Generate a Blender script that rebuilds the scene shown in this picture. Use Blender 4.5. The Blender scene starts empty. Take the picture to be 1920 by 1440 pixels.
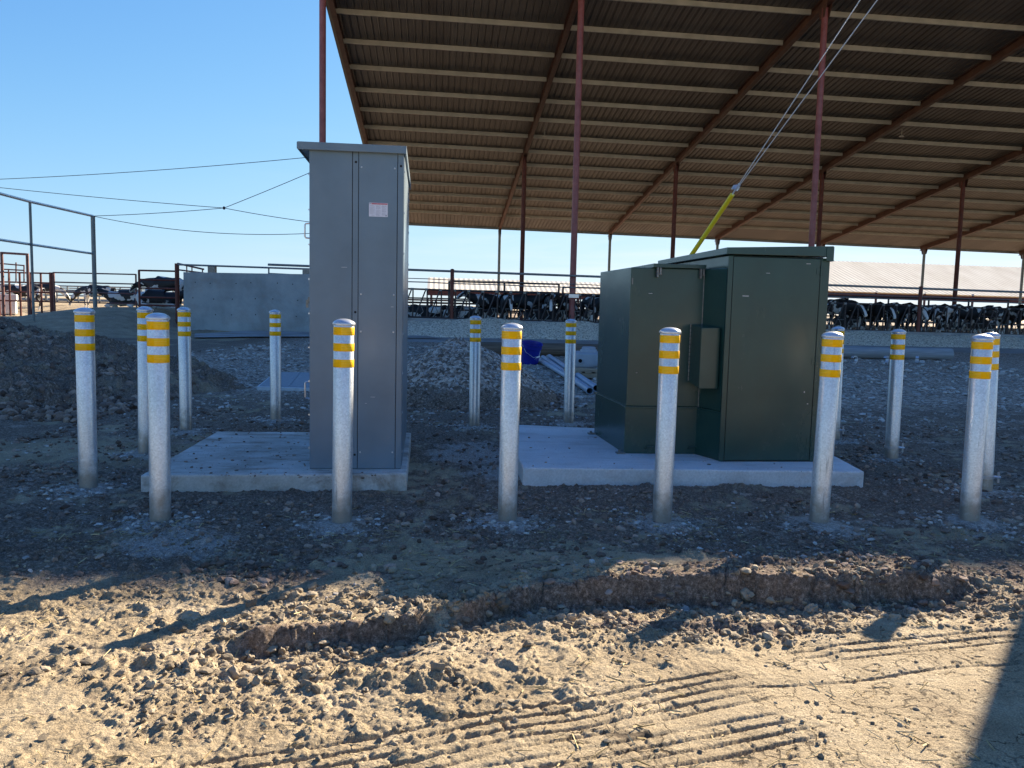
import bpy, bmesh, math, random
import numpy as np
from mathutils import Vector, Matrix
from math import sin, cos, pi, radians, sqrt
random.seed(7); RNG = np.random.default_rng(11)
scn = bpy.context.scene
COL = scn.collection
# ------------------------------------------------------------------ camera
FP, PIT, ROL, TH, CH = 1503.3, .0962, .0234, .0953, 1.3
def cam_axes():
    f = Vector((0, cos(PIT), -sin(PIT))); rt = Vector((1, 0, 0)); up = rt.cross(f)
    c, s = cos(ROL), sin(ROL)
    return rt*c+up*s, up*c-rt*s, f
RT, UP, FW = cam_axes()
CAM = Vector((0, 0, CH))
cd = bpy.data.cameras.new('camera'); cam = bpy.data.objects.new('camera', cd); COL.objects.link(cam)
cam.matrix_world = Matrix(((RT.x, UP.x, -FW.x, 0), (RT.y, UP.y, -FW.y, 0), (RT.z, UP.z, -FW.z, CH), (0, 0, 0, 1)))
cd.sensor_fit = 'HORIZONTAL'; cd.sensor_width = 36; cd.lens = 36*FP/1920
cd.clip_start = .05; cd.clip_end = 6000
scn.camera = cam
# ------------------------------------------------------------------ light
SUN_AZ, SUN_EL = radians(37.5), radians(26.5)      # azimuth from +Y towards +X
SUNV = Vector((sin(SUN_AZ)*cos(SUN_EL), cos(SUN_AZ)*cos(SUN_EL), sin(SUN_EL)))
ld = bpy.data.lights.new('sun', 'SUN'); ld.energy = 3.0; ld.angle = radians(.53); ld.color = (1, .87, .68)
lo = bpy.data.objects.new('sun', ld); COL.objects.link(lo)
lo.rotation_euler = SUNV.to_track_quat('Z', 'Y').to_euler()
w = bpy.data.worlds.new('World'); scn.world = w; w.use_nodes = True
nt = w.node_tree; nt.nodes.clear()
def N(nt, t, **k):
    n = nt.nodes.new(t)
    for a, b in k.items():
        if a.startswith('i_'): n.inputs[a[2:].replace('_', ' ')].default_value = b
        else: setattr(n, a, b)
    return n
sky = N(nt, 'ShaderNodeTexSky', sky_type='NISHITA', sun_disc=False, sun_elevation=SUN_EL, sun_rotation=SUN_AZ,
        altitude=200, air_density=1.0, dust_density=.25, ozone_density=2.0)
bg = N(nt, 'ShaderNodeBackground'); bg.inputs[1].default_value = .15
out = N(nt, 'ShaderNodeOutputWorld')
tc = N(nt, 'ShaderNodeTexCoord'); mp = N(nt, 'ShaderNodeMapping'); mp.inputs['Scale'].default_value = (1.6, 1.6, 15)
nz = N(nt, 'ShaderNodeTexNoise'); nz.inputs['Scale'].default_value = 2.4; nz.inputs['Detail'].default_value = 7; nz.inputs['Roughness'].default_value = .6; nz.inputs['Distortion'].default_value = .5
cr = N(nt, 'ShaderNodeValToRGB'); cr.color_ramp.elements[0].position = .43; cr.color_ramp.elements[1].position = .78
sp = N(nt, 'ShaderNodeSeparateXYZ')
mr = N(nt, 'ShaderNodeMapRange'); mr.inputs[1].default_value = .0; mr.inputs[2].default_value = .22; mr.inputs[3].default_value = 1; mr.inputs[4].default_value = 0
ml = N(nt, 'ShaderNodeMath', operation='MULTIPLY'); m2 = N(nt, 'ShaderNodeMath', operation='MULTIPLY'); m2.inputs[1].default_value = .85
# clouds only towards the right half of the sky
mx_ = N(nt, 'ShaderNodeMapRange'); mx_.inputs[1].default_value = -.35; mx_.inputs[2].default_value = .25
mix = N(nt, 'ShaderNodeMix', data_type='RGBA'); mix.inputs[7].default_value = (1.22, 1.25, 1.3, 1)
L = nt.links.new
L(tc.outputs['Generated'], mp.inputs[0]); L(mp.outputs[0], nz.inputs[0]); L(nz.outputs[0], cr.inputs[0])
L(tc.outputs['Generated'], sp.inputs[0]); L(sp.outputs[2], mr.inputs[0]); L(sp.outputs[0], mx_.inputs[0])
L(cr.outputs[0], ml.inputs[0]); L(mr.outputs[0], ml.inputs[1]); L(ml.outputs[0], m2.inputs[0])
m3 = N(nt, 'ShaderNodeMath', operation='MULTIPLY'); L(m2.outputs[0], m3.inputs[0]); L(mx_.outputs[0], m3.inputs[1])
tint = N(nt, 'ShaderNodeMix', data_type='RGBA', blend_type='MULTIPLY'); tint.inputs[0].default_value = 1; tint.inputs[7].default_value = (.222, .315, .50, 1)
L(sky.outputs[0], tint.inputs[6])
cmA = N(nt, 'ShaderNodeVectorMath', operation='MULTIPLY_ADD'); cmA.inputs[1].default_value = (.80, .70, .64); cmA.inputs[2].default_value = (1, 1, 1)
cmB = N(nt, 'ShaderNodeVectorMath', operation='DIVIDE'); gm = N(nt, 'ShaderNodeGamma'); gm.inputs[1].default_value = 1.4; L(tint.outputs[2], gm.inputs[0]); L(gm.outputs[0], cmA.inputs[0]); L(gm.outputs[0], cmB.inputs[0]); L(cmA.outputs[0], cmB.inputs[1])
L(m3.outputs[0], mix.inputs[0]); L(cmB.outputs[0], mix.inputs[6]); L(mix.outputs[2], bg.inputs[0]); L(bg.outputs[0], out.inputs[0])
scn.view_settings.view_transform = 'Standard'; scn.view_settings.look = 'None'
scn.view_settings.exposure = 2.52; scn.view_settings.gamma = 1
scn.view_settings.use_curve_mapping = False
# ------------------------------------------------------------------ pixel -> world (photo of 1920x1440)
def ray(px, py): return FW + RT*((px-960)/FP) - UP*((py-720)/FP)
def G(px, py, z=0.):
    r = ray(px, py); return CAM + r*((z-CH)/r.z)
def AY(px, py, y):
    r = ray(px, py); return CAM + r*(y/r.y)
BU = Vector((cos(TH), sin(TH), 0)); BV = Vector((-sin(TH), cos(TH), 0)); BO = Vector((-7.366, 31, 0))
def B(a, d, z): return BO + BU*a + BV*d + Vector((0, 0, z))
def RD(px, py, d):
    r = ray(px, py); t = ((BO-CAM).dot(BV)+d)/r.dot(BV); P = CAM+r*t
    return (P-BO).dot(BU), P.z
# ------------------------------------------------------------------ materials
MATS = {}
def newmat(name):
    m = bpy.data.materials.new(name); m.use_nodes = True; t = m.node_tree
    b = t.nodes['Principled BSDF']; MATS[name] = m
    return m, t, b
RND = False
def noise(t, scale, detail=4, rough=.55, coord='Object', sc=None, dist=0):
    c = N(t, 'ShaderNodeTexCoord'); n = N(t, 'ShaderNodeTexNoise')
    if RND:
        oi = N(t, 'ShaderNodeObjectInfo'); mu = N(t, 'ShaderNodeMath', operation='MULTIPLY'); mu.inputs[1].default_value = 61; t.links.new(oi.outputs['Random'], mu.inputs[0])
        n.noise_dimensions = '4D'; t.links.new(mu.outputs[0], n.inputs['W'])
    n.inputs['Scale'].default_value = scale; n.inputs['Detail'].default_value = detail; n.inputs['Roughness'].default_value = rough; n.inputs['Distortion'].default_value = dist
    if sc:
        mp = N(t, 'ShaderNodeMapping'); mp.inputs['Scale'].default_value = sc
        t.links.new(c.outputs[coord], mp.inputs[0]); t.links.new(mp.outputs[0], n.inputs[0])
    else: t.links.new(c.outputs[coord], n.inputs[0])
    return n
def ramp(t, src, stops):
    r = N(t, 'ShaderNodeValToRGB'); e = r.color_ramp.elements
    while len(e) < len(stops): e.new(.5)
    for k, (p, c) in enumerate(stops):
        e[k].position = p; e[k].color = (*c, 1) if len(c) == 3 else c
    t.links.new(src, r.inputs[0]); return r
def bump(t, b, src, strength=.3, dist=.01, prev=None):
    n = N(t, 'ShaderNodeBump'); n.inputs['Strength'].default_value = strength; n.inputs['Distance'].default_value = dist
    t.links.new(src, n.inputs['Height'])
    if prev: t.links.new(prev.outputs[0], n.inputs['Normal'])
    t.links.new(n.outputs[0], b.inputs['Normal']); return n
def simple(name, c1, c2, rough=.6, metal=0, scale=8, bs=.1, spec=.5, sc=None, r2=None, detail=5, coat=0, bscale=None, lo=.3, hi=.7):
    m, t, b = newmat(name)
    n = noise(t, scale, detail, sc=sc)
    r = ramp(t, n.outputs[0], [(lo, c1), (hi, c2)])
    t.links.new(r.outputs[0], b.inputs['Base Color'])
    b.inputs['Roughness'].default_value = rough; b.inputs['Metallic'].default_value = metal
    b.inputs['Specular IOR Level'].default_value = spec
    if coat: b.inputs['Coat Weight'].default_value = coat; b.inputs['Coat Roughness'].default_value = .25
    if r2 is not None:
        n2 = noise(t, scale*.6, 3); q = N(t, 'ShaderNodeMapRange'); q.inputs[3].default_value = rough; q.inputs[4].default_value = r2
        q.inputs[1].default_value = .3; q.inputs[2].default_value = .7
        t.links.new(n2.outputs[0], q.inputs[0]); t.links.new(q.outputs[0], b.inputs['Roughness'])
    if bs:
        n3 = noise(t, bscale or scale*5, 4); bump(t, b, n3.outputs[0], bs, .004)
    return m
# galvanised steel with spangle, faint vertical runs and a muddy foot
def galv(name, c1, c2, metal=.55, rough=.42, mud=True):
    global RND
    RND = True; m, t, b = newmat(name)
    c = N(t, 'ShaderNodeTexCoord')
    v = N(t, 'ShaderNodeTexVoronoi'); v.inputs['Scale'].default_value = 120; t.links.new(c.outputs['Object'], v.inputs[0])
    n = noise(t, 7, 6, sc=(1, 1, .35))
    r = ramp(t, n.outputs[0], [(.3, c1), (.7, c2)])
    r2 = ramp(t, v.outputs['Color'], [(.1, (.8, .8, .8)), (.9, (1.1, 1.1, 1.1))])
    mm = N(t, 'ShaderNodeMix', data_type='RGBA', blend_type='MULTIPLY'); mm.inputs[0].default_value = .8
    t.links.new(r.outputs[0], mm.inputs[6]); t.links.new(r2.outputs[0], mm.inputs[7])
    last = mm.outputs[2]
    # dark runs / scratches
    s = noise(t, 14, 6, .7, sc=(3.5, 3.5, .22)); rs = ramp(t, s.outputs[0], [(.61, (0, 0, 0)), (.66, (1, 1, 1))])
    m4 = N(t, 'ShaderNodeMix', data_type='RGBA'); m4.inputs[7].default_value = (.16, .16, .16, 1)
    k = N(t, 'ShaderNodeMath', operation='MULTIPLY'); k.inputs[1].default_value = .55
    t.links.new(rs.outputs[0], k.inputs[0]); t.links.new(k.outputs[0], m4.inputs[0]); t.links.new(last, m4.inputs[6]); last = m4.outputs[2]
    if mud:
        sx = N(t, 'ShaderNodeSeparateXYZ'); t.links.new(c.outputs['Object'], sx.inputs[0])
        nn = noise(t, 16, 5); a = N(t, 'ShaderNodeMath', operation='MULTIPLY_ADD'); a.inputs[1].default_value = -.42; 
        t.links.new(nn.outputs[0], a.inputs[0]); t.links.new(sx.outputs[2], a.inputs[2])
        q = N(t, 'ShaderNodeMapRange'); q.inputs[1].default_value = -.15; q.inputs[2].default_value = .02; q.inputs[3].default_value = .8; q.inputs[4].default_value = 0
        t.links.new(a.outputs[0], q.inputs[0])
        m5 = N(t, 'ShaderNodeMix', data_type='RGBA'); m5.inputs[7].default_value = (.30, .255, .20, 1)
        t.links.new(q.outputs[0], m5.inputs[0]); t.links.new(last, m5.inputs[6]); last = m5.outputs[2]
    t.links.new(last, b.inputs['Base Color'])
    b.inputs['Metallic'].default_value = metal
    q = N(t, 'ShaderNodeMapRange'); q.inputs[3].default_value = rough-.12; q.inputs[4].default_value = rough+.15
    t.links.new(v.outputs['Distance'], q.inputs[0]); t.links.new(n.outputs[0], q.inputs[0]); t.links.new(q.outputs[0], b.inputs['Roughness'])
    n3 = noise(t, 60, 4); bump(t, b, n3.outputs[0], .12, .003); RND = False
    return m
M_galv = galv('galvanised_steel', (.58, .60, .62), (.80, .81, .82), .55, .34)
M_galvd = galv('weathered_galvanised', (.16, .17, .17), (.30, .30, .29), .4, .5, False)
M_cap = simple('cast_aluminium', (.50, .53, .57), (.66, .68, .72), .3, .5, 30, .1)
# yellow reflective tape with a field of dots
def tape():
    m, t, b = newmat('yellow_reflective_tape')
    c = N(t, 'ShaderNodeTexCoord'); s = N(t, 'ShaderNodeSeparateXYZ'); t.links.new(c.outputs['Object'], s.inputs[0])
    at = N(t, 'ShaderNodeMath', operation='ARCTAN2'); t.links.new(s.outputs[1], at.inputs[0]); t.links.new(s.outputs[0], at.inputs[1])
    def cell(src, f, ofs=0):
        a = N(t, 'ShaderNodeMath', operation='MULTIPLY_ADD'); a.inputs[1].default_value = f; a.inputs[2].default_value = ofs; t.links.new(src, a.inputs[0])
        fr = N(t, 'ShaderNodeMath', operation='FRACT'); t.links.new(a.outputs[0], fr.inputs[0])
        q = N(t, 'ShaderNodeMath', operation='SUBTRACT'); q.inputs[1].default_value = .5; t.links.new(fr.outputs[0], q.inputs[0])
        p = N(t, 'ShaderNodeMath', operation='POWER'); p.inputs[1].default_value = 2; t.links.new(q.outputs[0], p.inputs[0]); return p
    p1 = cell(at.outputs[0], 60/ (2*pi)); p2 = cell(s.outputs[2], 105)
    ad = N(t, 'ShaderNodeMath', operation='ADD'); t.links.new(p1.outputs[0], ad.inputs[0]); t.links.new(p2.outputs[0], ad.inputs[1])
    lt = N(t, 'ShaderNodeMath', operation='LESS_THAN'); lt.inputs[1].default_value = .055; t.links.new(ad.outputs[0], lt.inputs[0])
    # the dots only on two bands round the pipe
    sn = N(t, 'ShaderNodeMath', operation='SINE'); a3 = N(t, 'ShaderNodeMath', operation='MULTIPLY'); a3.inputs[1].default_value = 3.0
    t.links.new(at.outputs[0], a3.inputs[0]); t.links.new(a3.outputs[0], sn.inputs[0])
    g = N(t, 'ShaderNodeMath', operation='GREATER_THAN'); g.inputs[1].default_value = -.2; t.links.new(sn.outputs[0], g.inputs[0])
    mu = N(t, 'ShaderNodeMath', operation='MULTIPLY'); t.links.new(lt.outputs[0], mu.inputs[0]); t.links.new(g.outputs[0], mu.inputs[1])
    mu2 = N(t, 'ShaderNodeMath', operation='MULTIPLY'); mu2.inputs[1].default_value = .8; t.links.new(mu.outputs[0], mu2.inputs[0])
    n = noise(t, 25, 4); r = ramp(t, n.outputs[0], [(.3, (1, .47, .0)), (.7, (1, .54, .001))])
    m4 = N(t, 'ShaderNodeMix', data_type='RGBA'); m4.inputs[7].default_value = (1, .84, .18, 1)
    t.links.new(mu2.outputs[0], m4.inputs[0]); t.links.new(r.outputs[0], m4.inputs[6])
    t.links.new(m4.outputs[2], b.inputs['Base Color']); b.inputs['Roughness'].default_value = .5; b.inputs['Specular IOR Level'].default_value = .12
    bump(t, b, mu.outputs[0], .3, .001)
    return m
M_tape = tape()
def paint(name, c, rough, rr, dirt=(.3, .27, .22), amt=.25):
    m, t, b = newmat(name)
    n = noise(t, 3, 6); lo = tuple(x*.88 for x in c); hi = tuple(x*1.12 for x in c)
    r = ramp(t, n.outputs[0], [(.3, lo), (.7, hi)])
    d = noise(t, 2.2, 8, .7, sc=(1, 1, .5)); rd = ramp(t, d.outputs[0], [(.52, (0, 0, 0)), (.8, (1, 1, 1))])
    k = N(t, 'ShaderNodeMath', operation='MULTIPLY'); k.inputs[1].default_value = amt; t.links.new(rd.outputs[0], k.inputs[0])
    m4 = N(t, 'ShaderNodeMix', data_type='RGBA'); m4.inputs[7].default_value = (*dirt, 1)
    t.links.new(k.outputs[0], m4.inputs[0]); t.links.new(r.outputs[0], m4.inputs[6])
    # fine scuffs
    s = noise(t, 30, 8, .8, sc=(1, 1, 5)); rs = ramp(t, s.outputs[0], [(.76, (0, 0, 0)), (.80, (1, 1, 1))])
    k2 = N(t, 'ShaderNodeMath', operation='MULTIPLY'); k2.inputs[1].default_value = .35; t.links.new(rs.outputs[0], k2.inputs[0])
    m5 = N(t, 'ShaderNodeMix', data_type='RGBA'); m5.inputs[7].default_value = (.5, .5, .48, 1)
    t.links.new(k2.outputs[0], m5.inputs[0]); t.links.new(m4.outputs[2], m5.inputs[6])
    t.links.new(m5.outputs[2], b.inputs['Base Color'])
    q = N(t, 'ShaderNodeMapRange'); q.inputs[1].default_value = .3; q.inputs[2].default_value = .7; q.inputs[3].default_value = rough; q.inputs[4].default_value = rr
    t.links.new(d.outputs[0], q.inputs[0]); t.links.new(q.outputs[0], b.inputs['Roughness'])
    o = noise(t, 1.6, 2); bm = bump(t, b, o.outputs[0], .25, .02)
    pe = noise(t, 260, 2); bump(t, b, pe.outputs[0], .05, .001, bm)
    return m
M_grey = paint('grey_enclosure_paint', (.14, .20, .25), .26, .38, amt=.12)
M_green = paint('dark_green_enclosure_paint', (.020, .060, .050), .2, .3, amt=.05)
M_black = simple('black_gap', (.006, .006, .007), (.012, .012, .012), .8, 0, 5, 0)
M_screw = simple('zinc_screw', (.6, .62, .65), (.7, .7, .72), .3, .8, 5, 0)
M_scuff = simple('pale_scuff', (.45, .47, .47), (.6, .6, .6), .6, 0, 60, 0)
M_steel = simple('worn_steel', (.12, .13, .13), (.26, .26, .25), .45, .7, 30, .1)
# concrete
def concrete(name, c1, c2, c3, scale=3, stain=.5, b1=.35):
    m, t, b = newmat(name)
    n = noise(t, scale, 9, .62); r = ramp(t, n.outputs[0], [(.3, c1), (.5, c2), (.72, c3)])
    d = noise(t, scale*1.7, 7, .7, sc=(.35, 1.8, .5), dist=.4); rd = ramp(t, d.outputs[0], [(.50, (0, 0, 0)), (.64, (1, 1, 1))])
    k = N(t, 'ShaderNodeMath', operation='MULTIPLY'); k.inputs[1].default_value = stain; t.links.new(rd.outputs[0], k.inputs[0])
    m4 = N(t, 'ShaderNodeMix', data_type='RGBA'); m4.inputs[7].default_value = (.24, .185, .14, 1)
    t.links.new(k.outputs[0], m4.inputs[0]); t.links.new(r.outputs[0], m4.inputs[6])
    f = noise(t, 70, 6, .7); rf = ramp(t, f.outputs[0], [(.3, (.8, .8, .8)), (.7, (1.12, 1.12, 1.12))])
    m5 = N(t, 'ShaderNodeMix', data_type='RGBA', blend_type='MULTIPLY'); m5.inputs[0].default_value = 1
    t.links.new(m4.outputs[2], m5.inputs[6]); t.links.new(rf.outputs[0], m5.inputs[7])
    t.links.new(m5.outputs[2], b.inputs['Base Color']); b.inputs['Roughness'].default_value = .85
    bm = bump(t, b, f.outputs[0], b1, .004); n4 = noise(t, 12, 5); bump(t, b, n4.outputs[0], .3, .01, bm)
    return m
M_pad1 = concrete('dusty_pad_concrete', (.33, .285, .235), (.52, .48, .425), (.66, .635, .60), 3.0, .8)
M_pad2 = concrete('clean_pad_concrete', (.52, .53, .54), (.62, .625, .63), (.70, .70, .70), 2, .3)
M_wallc = concrete('formed_wall_concrete', (.23, .26, .262), (.33, .365, .37), (.42, .45, .45), .8, .35, .5)
M_lane = concrete('lane_concrete', (.24, .225, .21), (.34, .33, .315), (.44, .43, .42), .9, .6)
# soil: colours come from painted masks of what lies there (R dark moist soil plus painted shade on rut faces, G grey gravel, B pale crumbs) plus noise
def soil(name):
    m, t, b = newmat(name)
    vc = N(t, 'ShaderNodeVertexColor', layer_name='mask'); s = N(t, 'ShaderNodeSeparateColor'); t.links.new(vc.outputs[0], s.inputs[0])
    n = noise(t, 2.2, 10, .68); f = noise(t, 45, 8, .75); g = noise(t, 160, 4, .6)
    sand = ramp(t, n.outputs[0], [(.28, (.23, .172, .108)), (.5, (.38, .298, .19)), (.72, (.50, .405, .275))])
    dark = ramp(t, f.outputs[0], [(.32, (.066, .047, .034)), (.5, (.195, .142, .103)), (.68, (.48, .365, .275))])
    v = N(t, 'ShaderNodeTexVoronoi'); v.inputs['Scale'].default_value = 26; c = N(t, 'ShaderNodeTexCoord'); t.links.new(c.outputs['Object'], v.inputs[0])
    vs = N(t, 'ShaderNodeSeparateColor'); t.links.new(v.outputs['Color'], vs.inputs[0])
    grav = ramp(t, vs.outputs[0], [(.0, (.14, .10, .072)), (.5, (.36, .275, .21)), (.95, (.68, .57, .46))])
    pale = ramp(t, f.outputs[0], [(.3, (.24, .20, .165)), (.7, (.58, .52, .455))])
    def mixc(fac, a, bb, sharp=None):
        q = N(t, 'ShaderNodeMix', data_type='RGBA'); t.links.new(fac, q.inputs[0]); t.links.new(a, q.inputs[6]); t.links.new(bb, q.inputs[7]); return q.outputs[2]
    def edge(src):   # break the mask edge up with noise
        a = N(t, 'ShaderNodeMath', operation='MULTIPLY_ADD'); a.inputs[1].default_value = .9; a.inputs[2].default_value = -.45
        t.links.new(f.outputs[0], a.inputs[0]); ad = N(t, 'ShaderNodeMath', operation='ADD'); t.links.new(a.outputs[0], ad.inputs[0]); t.links.new(src, ad.inputs[1])
        q = N(t, 'ShaderNodeMapRange'); q.inputs[1].default_value = .2; q.inputs[2].default_value = .82; t.links.new(ad.outputs[0], q.inputs[0]); return q.outputs[0]
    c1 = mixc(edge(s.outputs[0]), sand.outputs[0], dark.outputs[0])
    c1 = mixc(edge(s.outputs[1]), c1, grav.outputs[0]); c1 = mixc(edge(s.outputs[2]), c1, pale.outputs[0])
    fr = ramp(t, g.outputs[0], [(.28, (.5, .5, .5)), (.70, (1.45, 1.45, 1.45))])
    mm = N(t, 'ShaderNodeMix', data_type='RGBA', blend_type='MULTIPLY'); mm.inputs[0].default_value = 1; t.links.new(c1, mm.inputs[6]); t.links.new(fr.outputs[0], mm.inputs[7])
    t.links.new(mm.outputs[2], b.inputs['Base Color']); b.inputs['Roughness'].default_value = .95; b.inputs['Specular IOR Level'].default_value = .2
    cd_ = N(t, 'ShaderNodeVectorMath', operation='MULTIPLY_ADD'); nn_ = noise(t, 9, 4); t.links.new(nn_.outputs[1], cd_.inputs[0]); cd_.inputs[1].default_value = (.16, .16, 0); t.links.new(c.outputs['Object'], cd_.inputs[2])
    fl = N(t, 'ShaderNodeVectorMath', operation='MULTIPLY'); fl.inputs[1].default_value = (1, 1.2, 0); t.links.new(cd_.outputs[0], fl.inputs[0])
    ve = N(t, 'ShaderNodeTexVoronoi', feature='DISTANCE_TO_EDGE'); ve.inputs['Scale'].default_value = 7.5; t.links.new(fl.outputs[0], ve.inputs[0])
    ce = N(t, 'ShaderNodeMapRange'); ce.inputs[1].default_value = .004; ce.inputs[2].default_value = .022; ce.inputs[3].default_value = 1; ce.inputs[4].default_value = 0; t.links.new(ve.outputs[0], ce.inputs[0])
    cn = noise(t, 2.4, 3); cm_ = N(t, 'ShaderNodeMapRange'); cm_.inputs[1].default_value = .45; cm_.inputs[2].default_value = .6; t.links.new(cn.outputs[0], cm_.inputs[0])
    c1m = N(t, 'ShaderNodeMath', operation='MULTIPLY'); t.links.new(ce.outputs[0], c1m.inputs[0]); t.links.new(vc.outputs[1], c1m.inputs[1])
    c2m = N(t, 'ShaderNodeMath', operation='MULTIPLY'); t.links.new(c1m.outputs[0], c2m.inputs[0]); t.links.new(cm_.outputs[0], c2m.inputs[1])
    kx = N(t, 'ShaderNodeMix', data_type='RGBA'); kx.inputs[7].default_value = (.07, .05, .035, 1); t.links.new(c2m.outputs[0], kx.inputs[0]); t.links.new(mm.outputs[2], kx.inputs[6]); t.links.new(kx.outputs[2], b.inputs['Base Color'])
    iv = N(t, 'ShaderNodeMath', operation='SUBTRACT'); iv.inputs[0].default_value = 1; t.links.new(c2m.outputs[0], iv.inputs[1])
    b0_ = bump(t, b, iv.outputs[0], 1, .012); b1 = bump(t, b, f.outputs[0], .8, .02, b0_); b2 = bump(t, b, g.outputs[0], .6, .006, b1)
    cb = N(t, 'ShaderNodeMath', operation='MULTIPLY'); t.links.new(s.outputs[1], cb.inputs[0]); inv = N(t, 'ShaderNodeMath', operation='SUBTRACT'); inv.inputs[0].default_value = 1
    t.links.new(v.outputs['Distance'], inv.inputs[1]); t.links.new(inv.outputs[0], cb.inputs[1]); bump(t, b, cb.outputs[0], .7, .03, b2)
    return m
M_soil = soil('farm_soil')
def rockmat(name, stops, rough=.9):
    m, t, b = newmat(name)
    at = N(t, 'ShaderNodeAttribute', attribute_name='shade'); f = noise(t, 90, 5, .7)
    r = ramp(t, at.outputs['Fac'], stops); fr = ramp(t, f.outputs[0], [(.25, (.75, .75, .75)), (.75, (1.2, 1.2, 1.2))])
    mm = N(t, 'ShaderNodeMix', data_type='RGBA', blend_type='MULTIPLY'); mm.inputs[0].default_value = 1; t.links.new(r.outputs[0], mm.inputs[6]); t.links.new(fr.outputs[0], mm.inputs[7])
    t.links.new(mm.outputs[2], b.inputs['Base Color']); b.inputs['Roughness'].default_value = rough; b.inputs['Specular IOR Level'].default_value = .25
    bump(t, b, f.outputs[0], .6, .006); return m
M_clod = rockmat('soil_clod', [(0, (.14, .112, .078)), (.5, (.25, .20, .138)), (1, (.40, .325, .225))])
M_clodd = rockmat('dark_soil_clod', [(0, (.09, .058, .042)), (.5, (.23, .16, .12)), (1, (.44, .325, .245))])
M_stone = rockmat('grey_stone', [(0, (.18, .155, .135)), (.5, (.42, .38, .34)), (1, (.62, .58, .53))])
M_straw = rockmat('straw', [(0, (.30, .22, .10)), (1, (.62, .50, .28))])
M_rust = simple('rust_red_paint', (.10, .022, .014), (.17, .045, .028), .55, .1, 5, .15, r2=.7)
M_rusto = simple('bare_rusted_steel', (.075, .032, .020), (.14, .065, .040), .6, .2, 3, .2)
M_pipered = simple('faded_red_pipe_paint', (.22, .05, .045), (.32, .10, .09), .45, .0, 4, .1)
M_fence = simple('red_brown_fence_pipe', (.11, .045, .038), (.22, .09, .075), .5, .2, 6, .1)
M_lock = simple('dark_worn_pipe', (.030, .022, .022), (.075, .055, .052), .5, .3, 6, .1)
M_purlin = simple('cream_purlin_paint', (.36, .325, .245), (.49, .445, .34), .5, .0, 2, .05)
def sheet(name, stops, rough, metal, scale=.6, sc=(1, .15, 1)):
    m, t, b = newmat(name); n = noise(t, scale, 8, .7, sc=sc); r = ramp(t, n.outputs[0], stops)
    t.links.new(r.outputs[0], b.inputs['Base Color']); b.inputs['Roughness'].default_value = rough; b.inputs['Metallic'].default_value = metal
    n3 = noise(t, 14, 4); bump(t, b, n3.outputs[0], .1, .01); return m
M_deck = sheet('old_galvanised_roof_sheet', [(.3, (.075, .062, .048)), (.5, (.12, .10, .08)), (.75, (.18, .16, .13))], .5, .15)
M_white = sheet('white_roof_sheet', [(.3, (.64, .57, .46)), (.7, (.78, .72, .60))], 1, .0); MATS['white_roof_sheet'].node_tree.nodes['Principled BSDF'].inputs['Specular IOR Level'].default_value = .0
M_trim = simple('galvanised_eave_trim', (.14, .17, .17), (.22, .25, .25), .5, .3, 4, 0)
M_wood = simple('weathered_log', (.075, .052, .037), (.19, .14, .10), .9, 0, 6, .8, sc=(.25, 4, 4), bscale=18)
M_woodg = simple('grey_log', (.22, .23, .24), (.36, .37, .38), .85, 0, 6, .7, sc=(.25, 4, 4), bscale=18)
M_pallet = simple('pallet_wood', (.22, .17, .12), (.42, .34, .25), .85, 0, 6, .5, sc=(.3, 5, 5))
M_blue = simple('blue_plastic', (.006, .014, .24), (.010, .022, .32), .38, 0, 4, .03)
M_pvc = simple('grey_pvc', (.34, .41, .50), (.42, .49, .57), .4, 0, 4, .05)
M_plast = simple('pale_moulded_plastic', (.30, .34, .39), (.40, .44, .48), .5, 0, 5, .1)
M_whitep = simple('white_plastic', (.72, .70, .66), (.85, .83, .80), .45, 0, 2, .05)
M_lid = simple('polymer_concrete_lid', (.20, .23, .26), (.30, .33, .36), .7, 0, 20, .4)
M_frame = simple('polymer_concrete_frame', (.45, .48, .50), (.60, .62, .63), .8, 0, 20, .3)
M_yel = simple('yellow_guy_guard', (.80, .60, .01), (.90, .70, .02), .4, 0, 3, .03)
M_wire = simple('galvanised_strand', (.60, .62, .65), (.72, .74, .76), .4, .6, 300, .2)
M_cable = simple('dark_cable', (.03, .035, .04), (.05, .055, .06), .6, 0, 10, 0)
M_pole = simple('treated_pole_wood', (.10, .075, .05), (.20, .15, .10), .9, 0, 5, .6, sc=(4, 4, .3))
M_paper = simple('label_white', (.62, .64, .72), (.72, .73, .80), .4, 0, 60, 0)
M_redp = simple('label_red', (.50, .10, .12), (.62, .16, .18), .4, 0, 60, 0)
M_ink = simple('label_ink', (.25, .26, .34), (.33, .33, .40), .5, 0, 60, 0)
M_feed = rockmat('chopped_feed', [(0, (.10, .09, .045)), (.5, (.27, .245, .14)), (1, (.50, .46, .30))])
def feedbase():
    m, t, b = newmat('feed_heap'); n = noise(t, 14, 6, .85, sc=(1, 1, 1)); r = ramp(t, n.outputs[0], [(.42, (.25, .20, .13)), (.48, (.80, .69, .52)), (.58, (1, .93, .78))])
    t.links.new(r.outputs[0], b.inputs['Base Color']); b.inputs['Roughness'].default_value = .95; bump(t, b, n.outputs[0], 1, .06); return m
M_feedh = feedbase()
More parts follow.
